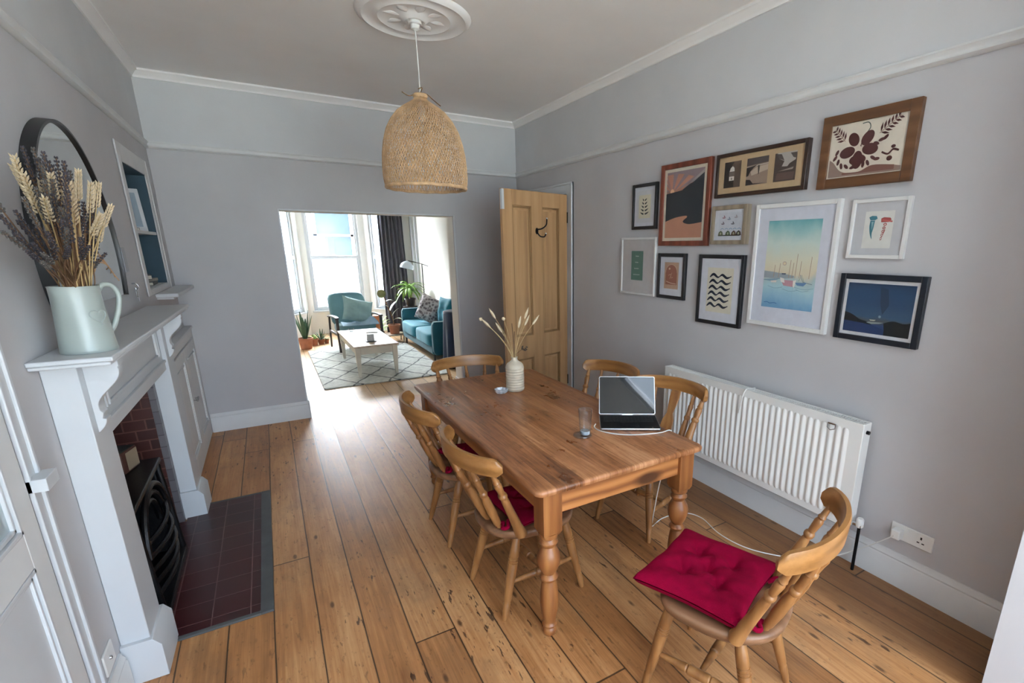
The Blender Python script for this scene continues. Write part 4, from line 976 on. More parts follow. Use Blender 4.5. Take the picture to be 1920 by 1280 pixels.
b_ = MB().lathe([(.001, 0), (.010, 0), (.010, .014), (.001, .014)], seg=12); b_.v = [(-.078 + x, RY0 - .003 - z, RZ1 - .045 + y) for x, y, z in b_.v]
b_.build('bleed_plug', M['iron'], ra, world=True)
# cord thrown over the radiator and a metal clip
tag(MB().tube(bez([(-.045, -3.60, .847), (-.085, -3.60, .848), (-.120, -3.59, .844), (-.132, -3.58, .80), (-.132, -3.57, .735), (-.131, -3.56, .68)], 6), .004, 8).build('white_cord', M['white']), 'short white cord hanging over the top of the radiator', 'cord')
cl = thing('radiator_clip', 'small shiny metal clip on the front of the radiator', 'clip', (-.130, -4.18, .775))
MB().tube([(-.004, -.022, .03), (-.006, -.022, .005), (-.010, 0, -.006), (-.006, .022, .005), (-.004, .022, .03)], .003, 8).build('wire', M['chrome'], cl)
MB().box(-.006, .0, -.024, .024, .024, .032).build('bar', M['chrome'], cl, bevel=.001)
# ---- socket
so = thing('double_socket', 'white double wall socket above the skirting, one plug in it', 'socket', (0, -4.60, .26))
MB().box(-.009, -.0005, -.098, .098, 0, .084).build('face_plate', M['white'], so, bevel=.003)
mb = MB()
for yy, zz, hw, hh in ((-.045, .055, .004, .007), (-.056, .030, .006, .003), (-.034, .030, .006, .003)): mb.box(-.0096, -.009, yy - hw, yy + hw, zz - hh, zz + hh)
mb.build('socket_holes', M['black'], so)
for yy in (-.045 + .022, .02): MB().box(-.013, -.009, yy - .007, yy + .007, .060, .076).build('rocker_switch', M['white'], so, bevel=.001)
pg = thing('charger_plug', 'white charger plug pushed into the wall socket', 'plug', (-.0095, -4.545, .275))
MB().box(-.048, 0, -.022, .022, 0, .05).build('plug_body', M['white'], pg, bevel=.006)

# ================================================================ DINING TABLE
TC = (-1.344, -3.032); TW, TL, TZ = .935, 1.90, .765
tb = thing('dining_table', 'large pine farmhouse dining table with turned legs', 'table', (TC[0], TC[1], 0), R(.6))
def rrect(w, l, r, n=6):
    pts = []
    for cx, cy, a in ((w / 2 - r, l / 2 - r, 0), (-w / 2 + r, l / 2 - r, 90), (-w / 2 + r, -l / 2 + r, 180), (w / 2 - r, -l / 2 + r, 270)):
        for k in range(n + 1): pts.append((cx + r * math.cos(R(a + 90 * k / n)), cy + r * math.sin(R(a + 90 * k / n))))
    return pts
rg = []
for o_, z in ((.012, TZ - .030), (.003, TZ - .027), (0, TZ - .018), (0, TZ - .010), (.004, TZ - .003), (.012, TZ)):
    rg.append([(x, y, z) for x, y in rrect(TW - 2 * o_, TL - 2 * o_, .035)])
mb = MB().rings(rg)
mb.build('table_top', M['table'], tb, angle=50)
lx, ly = TW / 2 - .085, TL / 2 - .075
for s in (1, -1):
    MB().box(s * (lx + .028), s * (lx + .006), -ly + .045, ly - .045, TZ - .145, TZ - .030).build('side_apron', M['tabley'], tb)
    MB().box(-lx + .045, lx - .045, s * (ly + .028), s * (ly + .006), TZ - .145, TZ - .030).build('end_apron', M['tablex'], tb)
tp = [(0, .020), (.02, .030), (.05, .033), (.075, .030), (.085, .024), (.10, .033), (.115, .036), (.13, .030), (.145, .028), (.19, .033), (.26, .040), (.34, .043), (.42, .041), (.50, .036), (.545, .031), (.56, .039), (.58, .042), (.60, .037), (.615, .030), (.63, .033), (.66, .042), (.71, .051), (.76, .053), (.81, .048), (.85, .037), (.87, .031), (.885, .034), (.90, .042), (.915, .043), (.93, .036), (.945, .033), (.96, .042), (1.0, .044)]
LH = TZ - .235
for sx in (1, -1):
    for sy in (1, -1):
        mb = MB().lathe([(.001, 0)] + [(r, t * LH) for t, r in tp] + [(.001, LH)], (sx * lx, sy * ly, 0), 28)
        a = .0445
        rg = [[(sx * lx + q * p, sy * ly + w * p, z) for q, w in ((1, 1), (-1, 1), (-1, -1), (1, -1))] for p, z in ((.036, LH - .008), (a, LH + .012), (a, TZ - .030))]
        mb.rings(rg)
        mb.build('leg', M['tablez'], tb)
# ================================================================ CHAIRS
leg_prof = [(0, .012), (.06, .015), (.18, .018), (.20, .0155), (.22, .0185), (.45, .0225), (.60, .0245), (.635, .0245), (.64, .0215), (.65, .0245), (.665, .0245), (.67, .0215), (.68, .0245), (.695, .0245), (.70, .0215), (.71, .024), (.80, .023), (.90, .0195), (1.0, .016)]
spin_prof = [(0, .013), (.06, .013), (.10, .017), (.28, .021), (.46, .020), (.56, .015), (.575, .019), (.595, .0205), (.615, .019), (.63, .014), (.72, .0145), (.78, .0165), (.81, .0125), (.83, .0155), (.85, .0125), (.92, .012), (1, .010)]
post_prof = [(0, .036), (.05, .034), (.12, .029), (.35, .0245), (.55, .022), (.60, .018), (.615, .0235), (.635, .0255), (.655, .0235), (.67, .017), (.75, .020), (.80, .0215), (.83, .016), (.85, .020), (.87, .0155), (.94, .0135), (1, .0125)]
st_prof = [(0, .009), (.12, .012), (.3, .016), (.36, .018), (.375, .0135), (.39, .019), (.5, .020), (.61, .019), (.625, .0135), (.64, .018), (.7, .016), (.88, .012), (1, .009)]
SZ = .445
def seat_outline(k):
    # k in 0..1 around; front at +y squarish, back rounded
    pts = []
    n = 48
    for i in range(n):
        a = 2 * PI * i / n; c_, s_ = math.cos(a), math.sin(a)
        ex = .62 if s_ > 0 else .80
        x = .226 * math.copysign(abs(c_) ** ex, c_); y = .20 * math.copysign(abs(s_) ** (.62 if s_ > 0 else .9), s_)
        y = y if s_ > 0 else y * 1.26
        pts.append((x * k, y * k))
    return pts
def make_chair(name, label, group, splat=False, cushion=False, loc=(0, 0), rz=0):
    t = thing(name, label, 'chair', (loc[0], loc[1], 0), rz, group)
    rg = []
    for k, z in ((.90, SZ - .046), (.965, SZ - .040), (.99, SZ - .028), (1, SZ - .012), (.985, SZ - .003), (.94, SZ), (.80, SZ - .003), (.55, SZ - .008), (.25, SZ - .010)):
        rg.append([(x, y, z) for x, y in seat_outline(k)])
    MB().rings(rg).build('seat', M['chairseat'], t, angle=60)
    bot, top = {}, {}
    for sx in (1, -1):
        for f in (1, -1):
            bot[sx, f] = Vector((sx * (.205 if f > 0 else .185), .205 if f > 0 else -.235, 0)); top[sx, f] = Vector((sx * .140, .130 if f > 0 else -.125, SZ - .025))
            MB().turned(bot[sx, f], top[sx, f], leg_prof, 16).build('leg', M['chair'], t)
    mid = {}
    for sx in (1, -1):
        a = bot[sx, 1].lerp(top[sx, 1], .42); b = bot[sx, -1].lerp(top[sx, -1], .42)
        MB().turned(b, a, st_prof, 14).build('side_stretcher', M['chair'], t); mid[sx] = a.lerp(b, .5)
    MB().turned(mid[-1], mid[1], st_prof, 14).build('cross_stretcher', M['chair'], t)
    # curved top rail
    def rc(s):      # s -1..1 -> plan position and tangent-normal
        x = .272 * math.sin(s * 1.25) / math.sin(1.25); y = -.255 - .118 * (math.cos(s * 1.25) - math.cos(1.25)) / (1 - math.cos(1.25))
        return x, y
    rg = []
    nseg = 36
    for i in range(nseg + 1):
        s = -1 + 2 * i / nseg; x, y = rc(s); x2, y2 = rc(s + .01); x1, y1 = rc(s - .01)
        tx, ty = x2 - x1, y2 - y1; l = math.hypot(tx, ty); nx, ny = -ty / l, tx / l
        e = 1 - abs(s); up = .043 * (1 if e > .16 else math.sin(PI / 2 * (e / .16 * .85 + .15))) * (1 - .10 * abs(s)); dn = .040 * (1 if e > .10 else (.45 + .55 * e / .10))
        zc = .834 - .010 * s * s; th = .0125
        lean = .10
        ring = []
        for (a, b) in ((-1, -1), (-1.0, -.2), (-1, .6), (-.6, 1), (.6, 1), (1, .6), (1, -.2), (1, -1), (.5, -1.08), (-.5, -1.08)):
            hgt = b * (up if b > 0 else dn)
            ring.append((x + nx * (a * th - hgt * lean), y + ny * (a * th) - hgt * lean * .9, zc + hgt))
        rg.append(ring)
    MB().rings(rg).build('top_rail', M['chairrail'], t, angle=50)
    def attach(s):
        x, y = rc(s); return Vector((x * .985, y + .002, .802))
    for sx in (1, -1):
        MB().turned((sx * .190, -.135, SZ - .012), attach(sx * .80), post_prof, 16, squash=.8).build('back_post', M['chair'], t)
    if splat:
        for s in (-.44, .44): MB().turned((s * .28, -.185, SZ - .012), attach(s), spin_prof, 14).build('spindle', M['chair'], t)
        pr = [(-.020, 0), (-.030, .06), (-.046, .12), (-.040, .17), (-.022, .21), (-.030, .26), (-.036, .31), (-.032, .36)]
        pl = pr + [(-a, b) for a, b in pr[::-1]]
        p0 = Vector((0, -.190, SZ - .01)); p1 = attach(0); dd = (p1 - p0)
        MB().prism(pl, lambda a, b, d: tuple(p0 + dd * (b / .36) + Vector((a, d, 0))), -.005, .005).build('splat', M['chair'], t, bevel=.002)
    else:
        for s in (-.50, 0, .50): MB().turned((s * .20, -.185 - .022 * (1 - abs(s)), SZ - .012), attach(s * .88), spin_prof, 14).build('spindle', M['chair'], t)
    return t
GC = 'farmhouse chairs around the dining table'
chair0 = make_chair('dining_chair', 'spindle-back wooden chair nearest the camera on the left side of the table', GC, loc=(-1.640, -3.525), rz=-1.50)
def place(x, y, rz, label):
    c = dup(chair0); c.location = (x, y, 0); c.rotation_euler = (0, 0, rz); c['label'] = label; return c
place(-1.672, -2.82, -1.55, 'spindle-back wooden chair farther back on the left side of the table')
place(-1.39, -2.20, 3.02, 'wooden chair at the far end of the table in front of the opening')
place(-.79, -2.74, 1.80, 'wooden chair on the radiator side of the table, nearest the pine door')
make_chair('dining_chair', 'wooden chair with a shaped central splat, behind the laptop by the radiator', GC, splat=True, loc=(-.73, -3.34), rz=1.85)
place(-1.274, -4.492, .34, 'wooden chair pulled out in the right foreground, holding a tufted crimson cushion')
# seat cushions: puffy, tufted, tied to the chair
def cushion_mesh(w, l, h, tufts, seed=0):
    rnd = random.Random(seed)
    def surf(sgn):
        def f(u, v):
            a, b = 2 * u - 1, 2 * v - 1
            # squircle outline with pinched corners and a soft pleated edge
            ex = 1 - .05 * (1 - abs(b) ** 2) + .025 * abs(a * b); ey = 1 - .05 * (1 - abs(a) ** 2) + .025 * abs(a * b)
            X, Y = a * w / 2 * ex, b * l / 2 * ey
            edge = (1 - abs(a) ** 9) * (1 - abs(b) ** 9)
            z = h * .5 * (.80 + .20 * (1 - a * a) * (1 - b * b)) * max(edge, 0) ** .40
            d = 0
            if sgn > 0:
                for tu, tv in tufts:
                    r = math.hypot((a - tu) * w / 2, (b - tv) * l / 2); ang = math.atan2(b - tv, a - tu)
                    d += .62 * math.exp(-(r / .030) ** 2) * h + .20 * h * math.exp(-(r / .075) ** 2) * (1 + .45 * math.sin(ang * 5 + tu * 7))
                z = z - d * .55 + .0025 * math.sin(a * 9 + b * 5) 
            return (X, Y, h * .42 + sgn * max(z, .002))
        return f
    mb = MB().grid(surf(1), 72, 72)
    mb.grid(surf(-1), 72, 72)
    return mb
TF = [(-.36, .36), (.36, .36), (-.36, -.36), (.36, -.36), (0, 0)]
def cushion(x, y, rz, label, w=.40, l=.40, h=.060, full_=True, off=(0, .015), drape=0.0):
    t = thing('seat_cushion', label, 'cushion', (x, y, SZ + .002), rz, 'crimson seat cushions on the chairs')
    mb = cushion_mesh(w, l, h, TF)
    mb.v = [(a + off[0], b + off[1], c) for a, b, c in mb.v]
    mb.build('pad', M['red'], t, angle=80)
    for sx in (1, -1):
        x0 = sx * .115
        MB().tube(bez([(x0, -l / 2 + off[1] + .01, .02), (x0 + sx * .02, -l / 2 + off[1] - .02, .035), (x0 + sx * .045, -l / 2 + off[1] - .035, .02), (x0 + sx * .03, -l / 2 + off[1] - .055, .014), (x0, -l / 2 + off[1] - .035, .022), (x0 - sx * .01, -l / 2 + off[1] - .07, .012)], 6), [.010] * 6 + [.009] * 25, 8).build('tie', M['red'], t)
    return t
cushion(-1.288, -4.430, .34, 'plump tufted crimson cushion on the chair in the foreground', .42, .41, .088, off=(0, 0))
cushion(-1.640, -3.525, -1.50, 'crimson cushion on the nearest left-hand chair, half under the table', .38, .36, .05, off=(0, .03))
cushion(-1.672, -2.82, -1.55, 'crimson cushion on the farther left-hand chair, half under the table', .38, .36, .05, off=(0, .03))

# ================================================================ THINGS ON THE TABLE
# laptop
la = thing('laptop', 'open silver laptop with black glossy screen on the right side of the table', 'laptop', (-1.003, -3.534, TZ + .001), -.56)
LW, LD = .325, .225
b_ = MB().rings([[(x, y, z) for x, y in rrect(LW - 2 * o_, LD - 2 * o_, .012)] for o_, z in ((.003, 0), (0, .004), (0, .012), (.001, .0135))])
b_.build('base', M['silver'], la)
kb = plain('black_keys', '0e0f11', .45, var=.1)
MB().box(-LW / 2 + .004, LW / 2 - .004, -LD / 2 + .004, LD / 2 - .012, .0136, .0142).build('deck', kb, la)
mb = MB()
for r in range(5):
    for k in range(14):
        x = -.138 + k * .0198; y = -.002 + r * .0185
        mb.box(x, x + .0165, y, y + .0155, .0142, .0154)
mb.build('keys', plain('key_caps', '17181a', .5), la)
MB().box(-.05, .05, -.096, -.022, .0142, .0145).build('trackpad', plain('trackpad_black', '1a1b1e', .25), la)
ld = 115
dv = Vector((0, -math.cos(R(ld)), math.sin(R(ld)))); h0 = Vector((0, LD / 2 - .004, .012)); nv = Vector((0, -dv.z, dv.y))
fr = lambda a, b, d: tuple(h0 + Vector((a, 0, 0)) + dv * b + nv * d)
pts = [(x, y + .116) for x, y in rrect(LW, .222, .010)]
lid = MB().prism(pts, fr, -.006, 0); lid.build('lid', M['silver'], la, bevel=.001)
scr = plain('glossy_black_screen', '05070c', .03, var=.1, spec=.45)
MB().prism([(x, y + .116) for x, y in rrect(LW - .008, .214, .008)], fr, .0002, .0010).build('screen', scr, la)
MB().prism([(-.03, .001), (.03, .001), (.03, .006), (-.03, .006)], fr, .0, .002).build('hinge_notch', M['silver'], la)
# charging cable: one long run from the laptop to the wall plug
M['cable'] = plain('white_cable', 'd6d5d0', .4, var=.02)
cz = TZ + .0035
path = [(-1.172, -3.455, cz + .004), (-1.20, -3.485, cz), (-1.205, -3.54, cz), (-1.172, -3.612, cz), (-1.11, -3.672, cz), (-1.02, -3.715, cz), (-.94, -3.735, cz), (-.882, -3.735, cz + .001), (-.865, -3.73, TZ - .03), (-.858, -3.70, .60), (-.835, -3.62, .38), (-.80, -3.54, .12), (-.74, -3.47, .006), (-.62, -3.43, .005), (-.46, -3.45, .005), (-.40, -3.56, .005), (-.44, -3.75, .005), (-.42, -3.93, .005), (-.33, -4.08, .005), (-.20, -4.20, .006), (-.10, -4.30, .05), (-.06, -4.42, .16), (-.055, -4.52, .27), (-.058, -4.545, .297)]
tag(MB().tube(bez(path, 8), .0032, 8).build('charging_cable', M['cable'], origin=None), 'white charging cable running from the laptop down to the wall socket', 'cable')
# tumbler and coaster
co = thing('coaster', 'round clear glass coaster under the tumbler', 'coaster', (-1.318, -3.553, TZ + .0005))
M['clear'] = glass_mat('tumbler_glass', (.93, .95, .96), .16)
MB().lathe([(.001, 0), (.046, 0), (.049, .004), (.047, .010), (.030, .008), (.001, .008)], seg=36).build('disc', M['clear'], co)
tu = thing('tumbler', 'tall clear glass tumbler left of the laptop', 'glass', (-1.307, -3.560, TZ + .0115))
MB().lathe([(.001, 0), (.026, 0), (.028, .004), (.031, .05), (.0365, .135), (.0350, .135), (.0292, .05), (.0255, .022), (.001, .020)], seg=40).build('glass_wall', M['clear'], tu, angle=60)
MB().lathe([(.001, .001), (.0245, .001), (.0255, .019), (.001, .019)], seg=32).build('thick_base', plain('pale_glass_base', 'a9b6bf', .06, var=.3, vscale=60), tu)
# ribbed vase with dried stems
VX, VY = -1.262, -2.60
va = thing('vase', 'cream ribbed bottle vase on the dining table', 'vase', (VX, VY, TZ + .0005))
prof = [(.001, 0), (.050, 0), (.058, .006)]
for k in range(9):
    z0 = .012 + k * .0175
    prof += [(.0600, z0), (.0625, z0 + .006), (.0625, z0 + .011), (.0595, z0 + .0155)]
prof += [(.059, .175), (.050, .190), (.032, .202), (.021, .212), (.019, .225), (.022, .234), (.018, .234), (.015, .222), (.001, .20)]
MB().lathe(prof, seg=44).build('body', plain('cream_glazed_stoneware', 'bfb39f', .45, var=.1, vscale=30), va, angle=60)
M['straw'] = plain('dry_straw', 'b59a6d', .75, var=.2, vscale=30)
M['buff'] = plain('pale_seed_head', 'cbb99a', .85, var=.15, vscale=60, bumpy=.5)
M['brown'] = plain('brown_dried_stem', '6f5238', .8, var=.25, vscale=30)
rnd = random.Random(5)
stems = [(-.215, .02, .50, 'r'), (-.135, -.01, .515, 'g'), (-.165, .02, .455, 'g'), (-.09, 0, .42, 'g'), (-.055, .03, .49, 'r'), (-.01, .0, .46, 'b'), (.045, .01, .44, 'g'), (.085, -.01, .50, 'g'), (.10, .02, .45, 'g'), (.14, -.02, .455, 'g'), (.02, .03, .40, 'b'), (.09, .03, .28, 'f')]
for (dx, dy, h, k) in stems:
    if k == 'r': nm, lb = 'dried_pod_stem', 'thin dried stem with a round seed head in the ribbed vase'
    elif k == 'g': nm, lb = 'bunny_tail_stem', 'pale fluffy grass head on a straw stem in the ribbed vase'
    elif k == 'b': nm, lb = 'bare_twig', 'dark bare twig standing in the ribbed vase'
    else: nm, lb = 'dried_flower', 'small dark dried flower cluster low on the right of the ribbed vase'
    t = thing(nm, lb, 'dried stem', (VX, VY, TZ + .03), 0, {'r': 'round-headed dried stems in the ribbed vase', 'g': 'bunny tail grasses in the ribbed vase', 'b': 'bare twigs in the ribbed vase'}.get(k))
    p0 = Vector((rnd.uniform(-.008, .008), rnd.uniform(-.008, .008), 0)); pn = Vector((dx * .05, dy * .05, .19)); p1 = Vector((dx, dy, h - .03)); pm = pn.lerp(p1, .5) + Vector((-dx * .10, 0, .01))
    cur = bez([p0, pn, pm, p1], 6)
    MB().tube(cur, .0016 if k != 'b' else .0028, 6).build('stem', M['straw'] if k in 'rg' else M['brown'], t)
    d = (cur[-1] - cur[-2]).normalized()
    if k == 'g':
        MB().turned(p1 - d * .015, p1 + d * .065, [(0, .003), (.15, .0075), (.4, .0085), (.7, .0065), (1, .001)], 10).build('seed_head', M['buff'], t)
    if k == 'r':
        MB().turned(p1 - d * .012, p1 + d * .012, [(0, .001), (.1, .007), (.5, .0125), (.9, .007), (1, .001)], 12).build('seed_head', M['buff'], t)
    if k == 'f':
        mb = MB()
        for q in range(16):
            v = Vector((rnd.uniform(-1, 1), rnd.uniform(-1, 1), rnd.uniform(-1, 1))).normalized() * .018
            mb.turned(p1 + v - Vector((0, 0, .005)), p1 + v + Vector((0, 0, .005)), [(0, .001), (.5, .006), (1, .001)], 7)
        mb.build('flower_head', plain('dark_dried_petals', '4d4138', .8, var=.3, vscale=80), t)
di = thing('glass_dish', 'small cut-glass dish beside the cream vase', 'dish', (-1.366, -2.60, TZ + .0005), .3)
rg = []
for r, z in ((.001, 0), (.034, 0), (.042, .010), (.044, .026), (.040, .026), (.034, .010), (.001, .008)):
    rg.append([(r * (1 + .06 * math.cos(8 * a)) * math.cos(a), r * (1 + .06 * math.cos(8 * a)) * math.sin(a), z) for a in [2 * PI * k / 48 for k in range(48)]])
MB().rings(rg).build('bowl', plain('cut_glass', 'c3cad2', .15, var=.35, vscale=60, metal=.3), di)

# ================================================================ JUG WITH DRIED FLOWERS
JX, JY, JZ = -3.168, -3.185, 1.3475
ju = thing('jug', 'pale green glazed jug with an embossed heart on the mantel', 'jug', (JX, JY, JZ))
M['jug'] = plain('pale_sage_glaze', '9aa39e', .28, var=.03, vscale=6)
prof = [(0, .076), (.006, .0775), (.012, .0765), (.05, .0735), (.12, .069), (.19, .0655), (.222, .0655), (.228, .067), (.228, .063), (.20, .0620), (.10, .065), (.02, .070), (.016, .001)]
rg = []
SPA = R(-118)            # spout direction
for z, r in prof:
    ring = []
    for k in range(56):
        a = 2 * PI * k / 56; dd = abs((a - SPA + PI) % (2 * PI) - PI)
        sp_ = .016 * math.exp(-(dd / .35) ** 2) * max(0, (z - .17) / .058) ** 1.5
        ring.append(((r + sp_) * math.cos(a), (r + sp_) * math.sin(a), z + (sp_ * .25)))
    rg.append(ring)
rg.insert(0, [(0.001 * math.cos(2 * PI * k / 56), .001 * math.sin(2 * PI * k / 56), 0) for k in range(56)])
MB().rings(rg).build('body', M['jug'], ju, angle=70)
HA = R(38)
hc = lambda r, z: (r * math.cos(HA), r * math.sin(HA), z)
MB().tube(bez([hc(.064, .205), hc(.080, .226), hc(.108, .222), hc(.122, .185), hc(.110, .130), hc(.088, .080), hc(.0735, .060)], 8), [.0085] * 49, 12).build('handle', M['jug'], ju)
# embossed heart, facing the camera
HD = R(-44)
pts = []
for k in range(41):
    a = 2 * PI * k / 40; hx_ = 16 * math.sin(a) ** 3; hy_ = 13 * math.cos(a) - 5 * math.cos(2 * a) - 2 * math.cos(3 * a) - math.cos(4 * a)
    pts.append((hx_ / 16 * .027, hy_ / 16 * .026))
hp = []
for x, z in pts:
    zz = .125 + z; rr = lerp(.0735, .0655, (zz - .05) / .15) + .001; aa = HD + .12 + x / rr
    hp.append((rr * math.cos(aa), rr * math.sin(aa), zz))
MB().tube(hp, .0022, 8, caps=False).build('heart_emblem', M['jug'], ju)
M['lav'] = plain('dried_lavender', '3f3a40', .85, var=.3, vscale=70)
M['lav2'] = plain('grey_lavender', '57534f', .85, var=.3, vscale=70)
M['wheat'] = plain('wheat_ear', 'c6b394', .8, var=.2, vscale=60)
rnd = random.Random(11)
jt = Vector((JX, JY, JZ))
def stalk(kind, tip, n):
    """tip: local target point of the head top"""
    tip = Vector(tip)
    ba = rnd.uniform(0, 2 * PI); br = rnd.uniform(0, .03)
    p0 = Vector((math.cos(ba) * br, math.sin(ba) * br, .03))
    hd = Vector((tip.x, tip.y, 0)); hd = hd / max(hd.length, .001)
    pn = Vector((hd.x * .035 + rnd.uniform(-.02, .02), hd.y * .035 + rnd.uniform(-.02, .02), .215))
    L = rnd.uniform(.075, .095) if kind == 'w' else rnd.uniform(.09, .14)
    pm = pn.lerp(tip, .5) + Vector((rnd.uniform(-.008, .008), rnd.uniform(-.012, .012), .01))
    cur = bez([p0, pn, pm, tip], 7)
    if kind == 'w': t = thing('wheat_stalk', 'golden wheat stalk standing in the pale green jug', 'wheat', jt, 0, 'wheat stalks in the jug')
    else: t = thing('lavender_stem', 'dark dried lavender stem fanning out of the pale green jug', 'lavender', jt, 0, 'lavender stems in the jug')
    MB().tube(cur, [.0019] * len(cur), 6).build('stem', M['straw'] if kind == 'w' else M['brown'], t)
    # head along the last stretch
    d = (cur[-1] - cur[-5]).normalized(); a = d.orthogonal().normalized(); b = d.cross(a); mb = MB()
    start = tip - d * L
    if kind == 'w':
        for i in range(13):
            s = i / 12
            for q in range(3):
                an = q * 2.094 + i * 1.05; c = start + d * L * s + (a * math.cos(an) + b * math.sin(an)) * .0055 * (1 - .4 * s)
                o_ = (a * math.cos(an) + b * math.sin(an)) * .004
                mb.turned(c - d * .004, c + d * .009 + o_ * 1.6, [(0, .001), (.4, .0030), (1, .0004)], 6)
        mb.build('ear', M['wheat'], t)
    else:
        m_ = 11
        for i in range(m_):
            s = i / (m_ - 1)
            for q in range(4):
                an = q * 1.571 + i * .8; rr = .0042 * (1 - .35 * s) * (1.25 if i % 2 else .9)
                c = start + d * L * s + (a * math.cos(an) + b * math.sin(an)) * rr
                mb.turned(c - d * .0035, c + d * .0045 + (a * math.cos(an) + b * math.sin(an)) * .002, [(0, .0008), (.5, .0030), (1, .0007)], 5)
        mb.build('flower_spike', M['lav'] if n % 3 else M['lav2'], t)
# tips given in (offset along y, offset in x, height); kept clear of the wall (x > -3.27)
W_T = [(-.30, .03, .52), (-.27, .08, .56), (-.24, .0, .58), (-.26, .05, .49), (-.20, .10, .50), (-.08, .05, .53), (-.05, .12, .56), (.0, .06, .56), (.05, .12, .57), (.09, .05, .56), (.10, .13, .50), (.14, .08, .53), (.26, .06, .47), (-.12, .14, .46), (-.33, .04, .55), (-.29, .02, .60), (-.34, .07, .49), (-.25, .11, .54), (-.16, .03, .55), (.06, .03, .60), (.12, .06, .60), (-.02, .09, .60), (.09, .10, .45)]
for n_, (dy, dx, z) in enumerate(W_T): stalk('w', (dx, dy, z), n_)
for n_ in range(40):      # bare brown stalks filling the lower part of the bunch
    t = thing('dried_stalk', 'plain brown dried stalk among the flowers in the pale green jug', 'stalk', jt, 0, 'bare stalks in the jug')
    ang = lerp(-1.15, .85, n_ / 39) + rnd.uniform(-.1, .1); L = rnd.uniform(.12, .30)
    dx = rnd.uniform(-.03, .10); tip = Vector((max(dx * (.5 + L), -.06), math.sin(ang) * L, .215 + math.cos(ang) * L)); hd = Vector((tip.x, tip.y, 0)).normalized()
    MB().tube(bez([(rnd.uniform(-.03, .03), rnd.uniform(-.03, .03), .03), (hd.x * .035, hd.y * .04, .215), (tip.x * .6, tip.y * .55, lerp(.215, tip.z, .6)), tuple(tip)], 6), .0020, 6).build('stem', M['brown'] if n_ % 3 else M['straw'], t)
for n_ in range(84):
    f = (n_ / 83) ** 1.2; ang = lerp(-1.22, .74, f) + rnd.uniform(-.08, .08); L = rnd.uniform(.24, .48) - .10 * max(0, ang) + .05 * max(0, -ang)
    dy = math.sin(ang) * L; z = .2 + math.cos(ang) * L * .98; dx = rnd.uniform(-.02, .15) * (.5 + abs(dy) * 1.2)
    stalk('l', (dx, dy, z), n_)
for n_ in range(4):
    t = thing('raffia_strand', 'loose curled raffia strand hanging out of the jug towards the mirror edge', 'raffia', jt, 0, 'raffia strands in the jug')
    MB().tube(bez([(0.0, 0, .05), (.01, .02, .215), (.03, .10 + .02 * n_, .27), (.04, .20, .30 + .012 * n_), (.05, .27 + .015 * n_, .285 - .01 * n_), (.03 + .01 * n_, .33, .27 - .015 * n_)], 7), .002, 6).build('strand', plain('pale_raffia', 'b08a66', .7, var=.2), t)
# ================================================================ FRONT ROOM BEYOND THE OPENING
BW = M['backwall']
BY = 5.0       # front wall plane; bay beyond
struct('wall_front_room_left', MB().box(XW - .1, XW, TH, BY + .15, 0, ZC), BW, smooth=False)
struct('wall_front_room_right', MB().box(0, .1, TH, BY + .15, 0, ZC), BW, smooth=False)
BXL, BXR = -2.42, -.38
struct('wall_front_room_far', MB().box(XW, BXL, BY, BY + .15, 0, ZC).box(BXR, 0, BY, BY + .15, 0, ZC).box(BXL, BXR, BY, BY + .15, 2.78, ZC), BW, smooth=False)
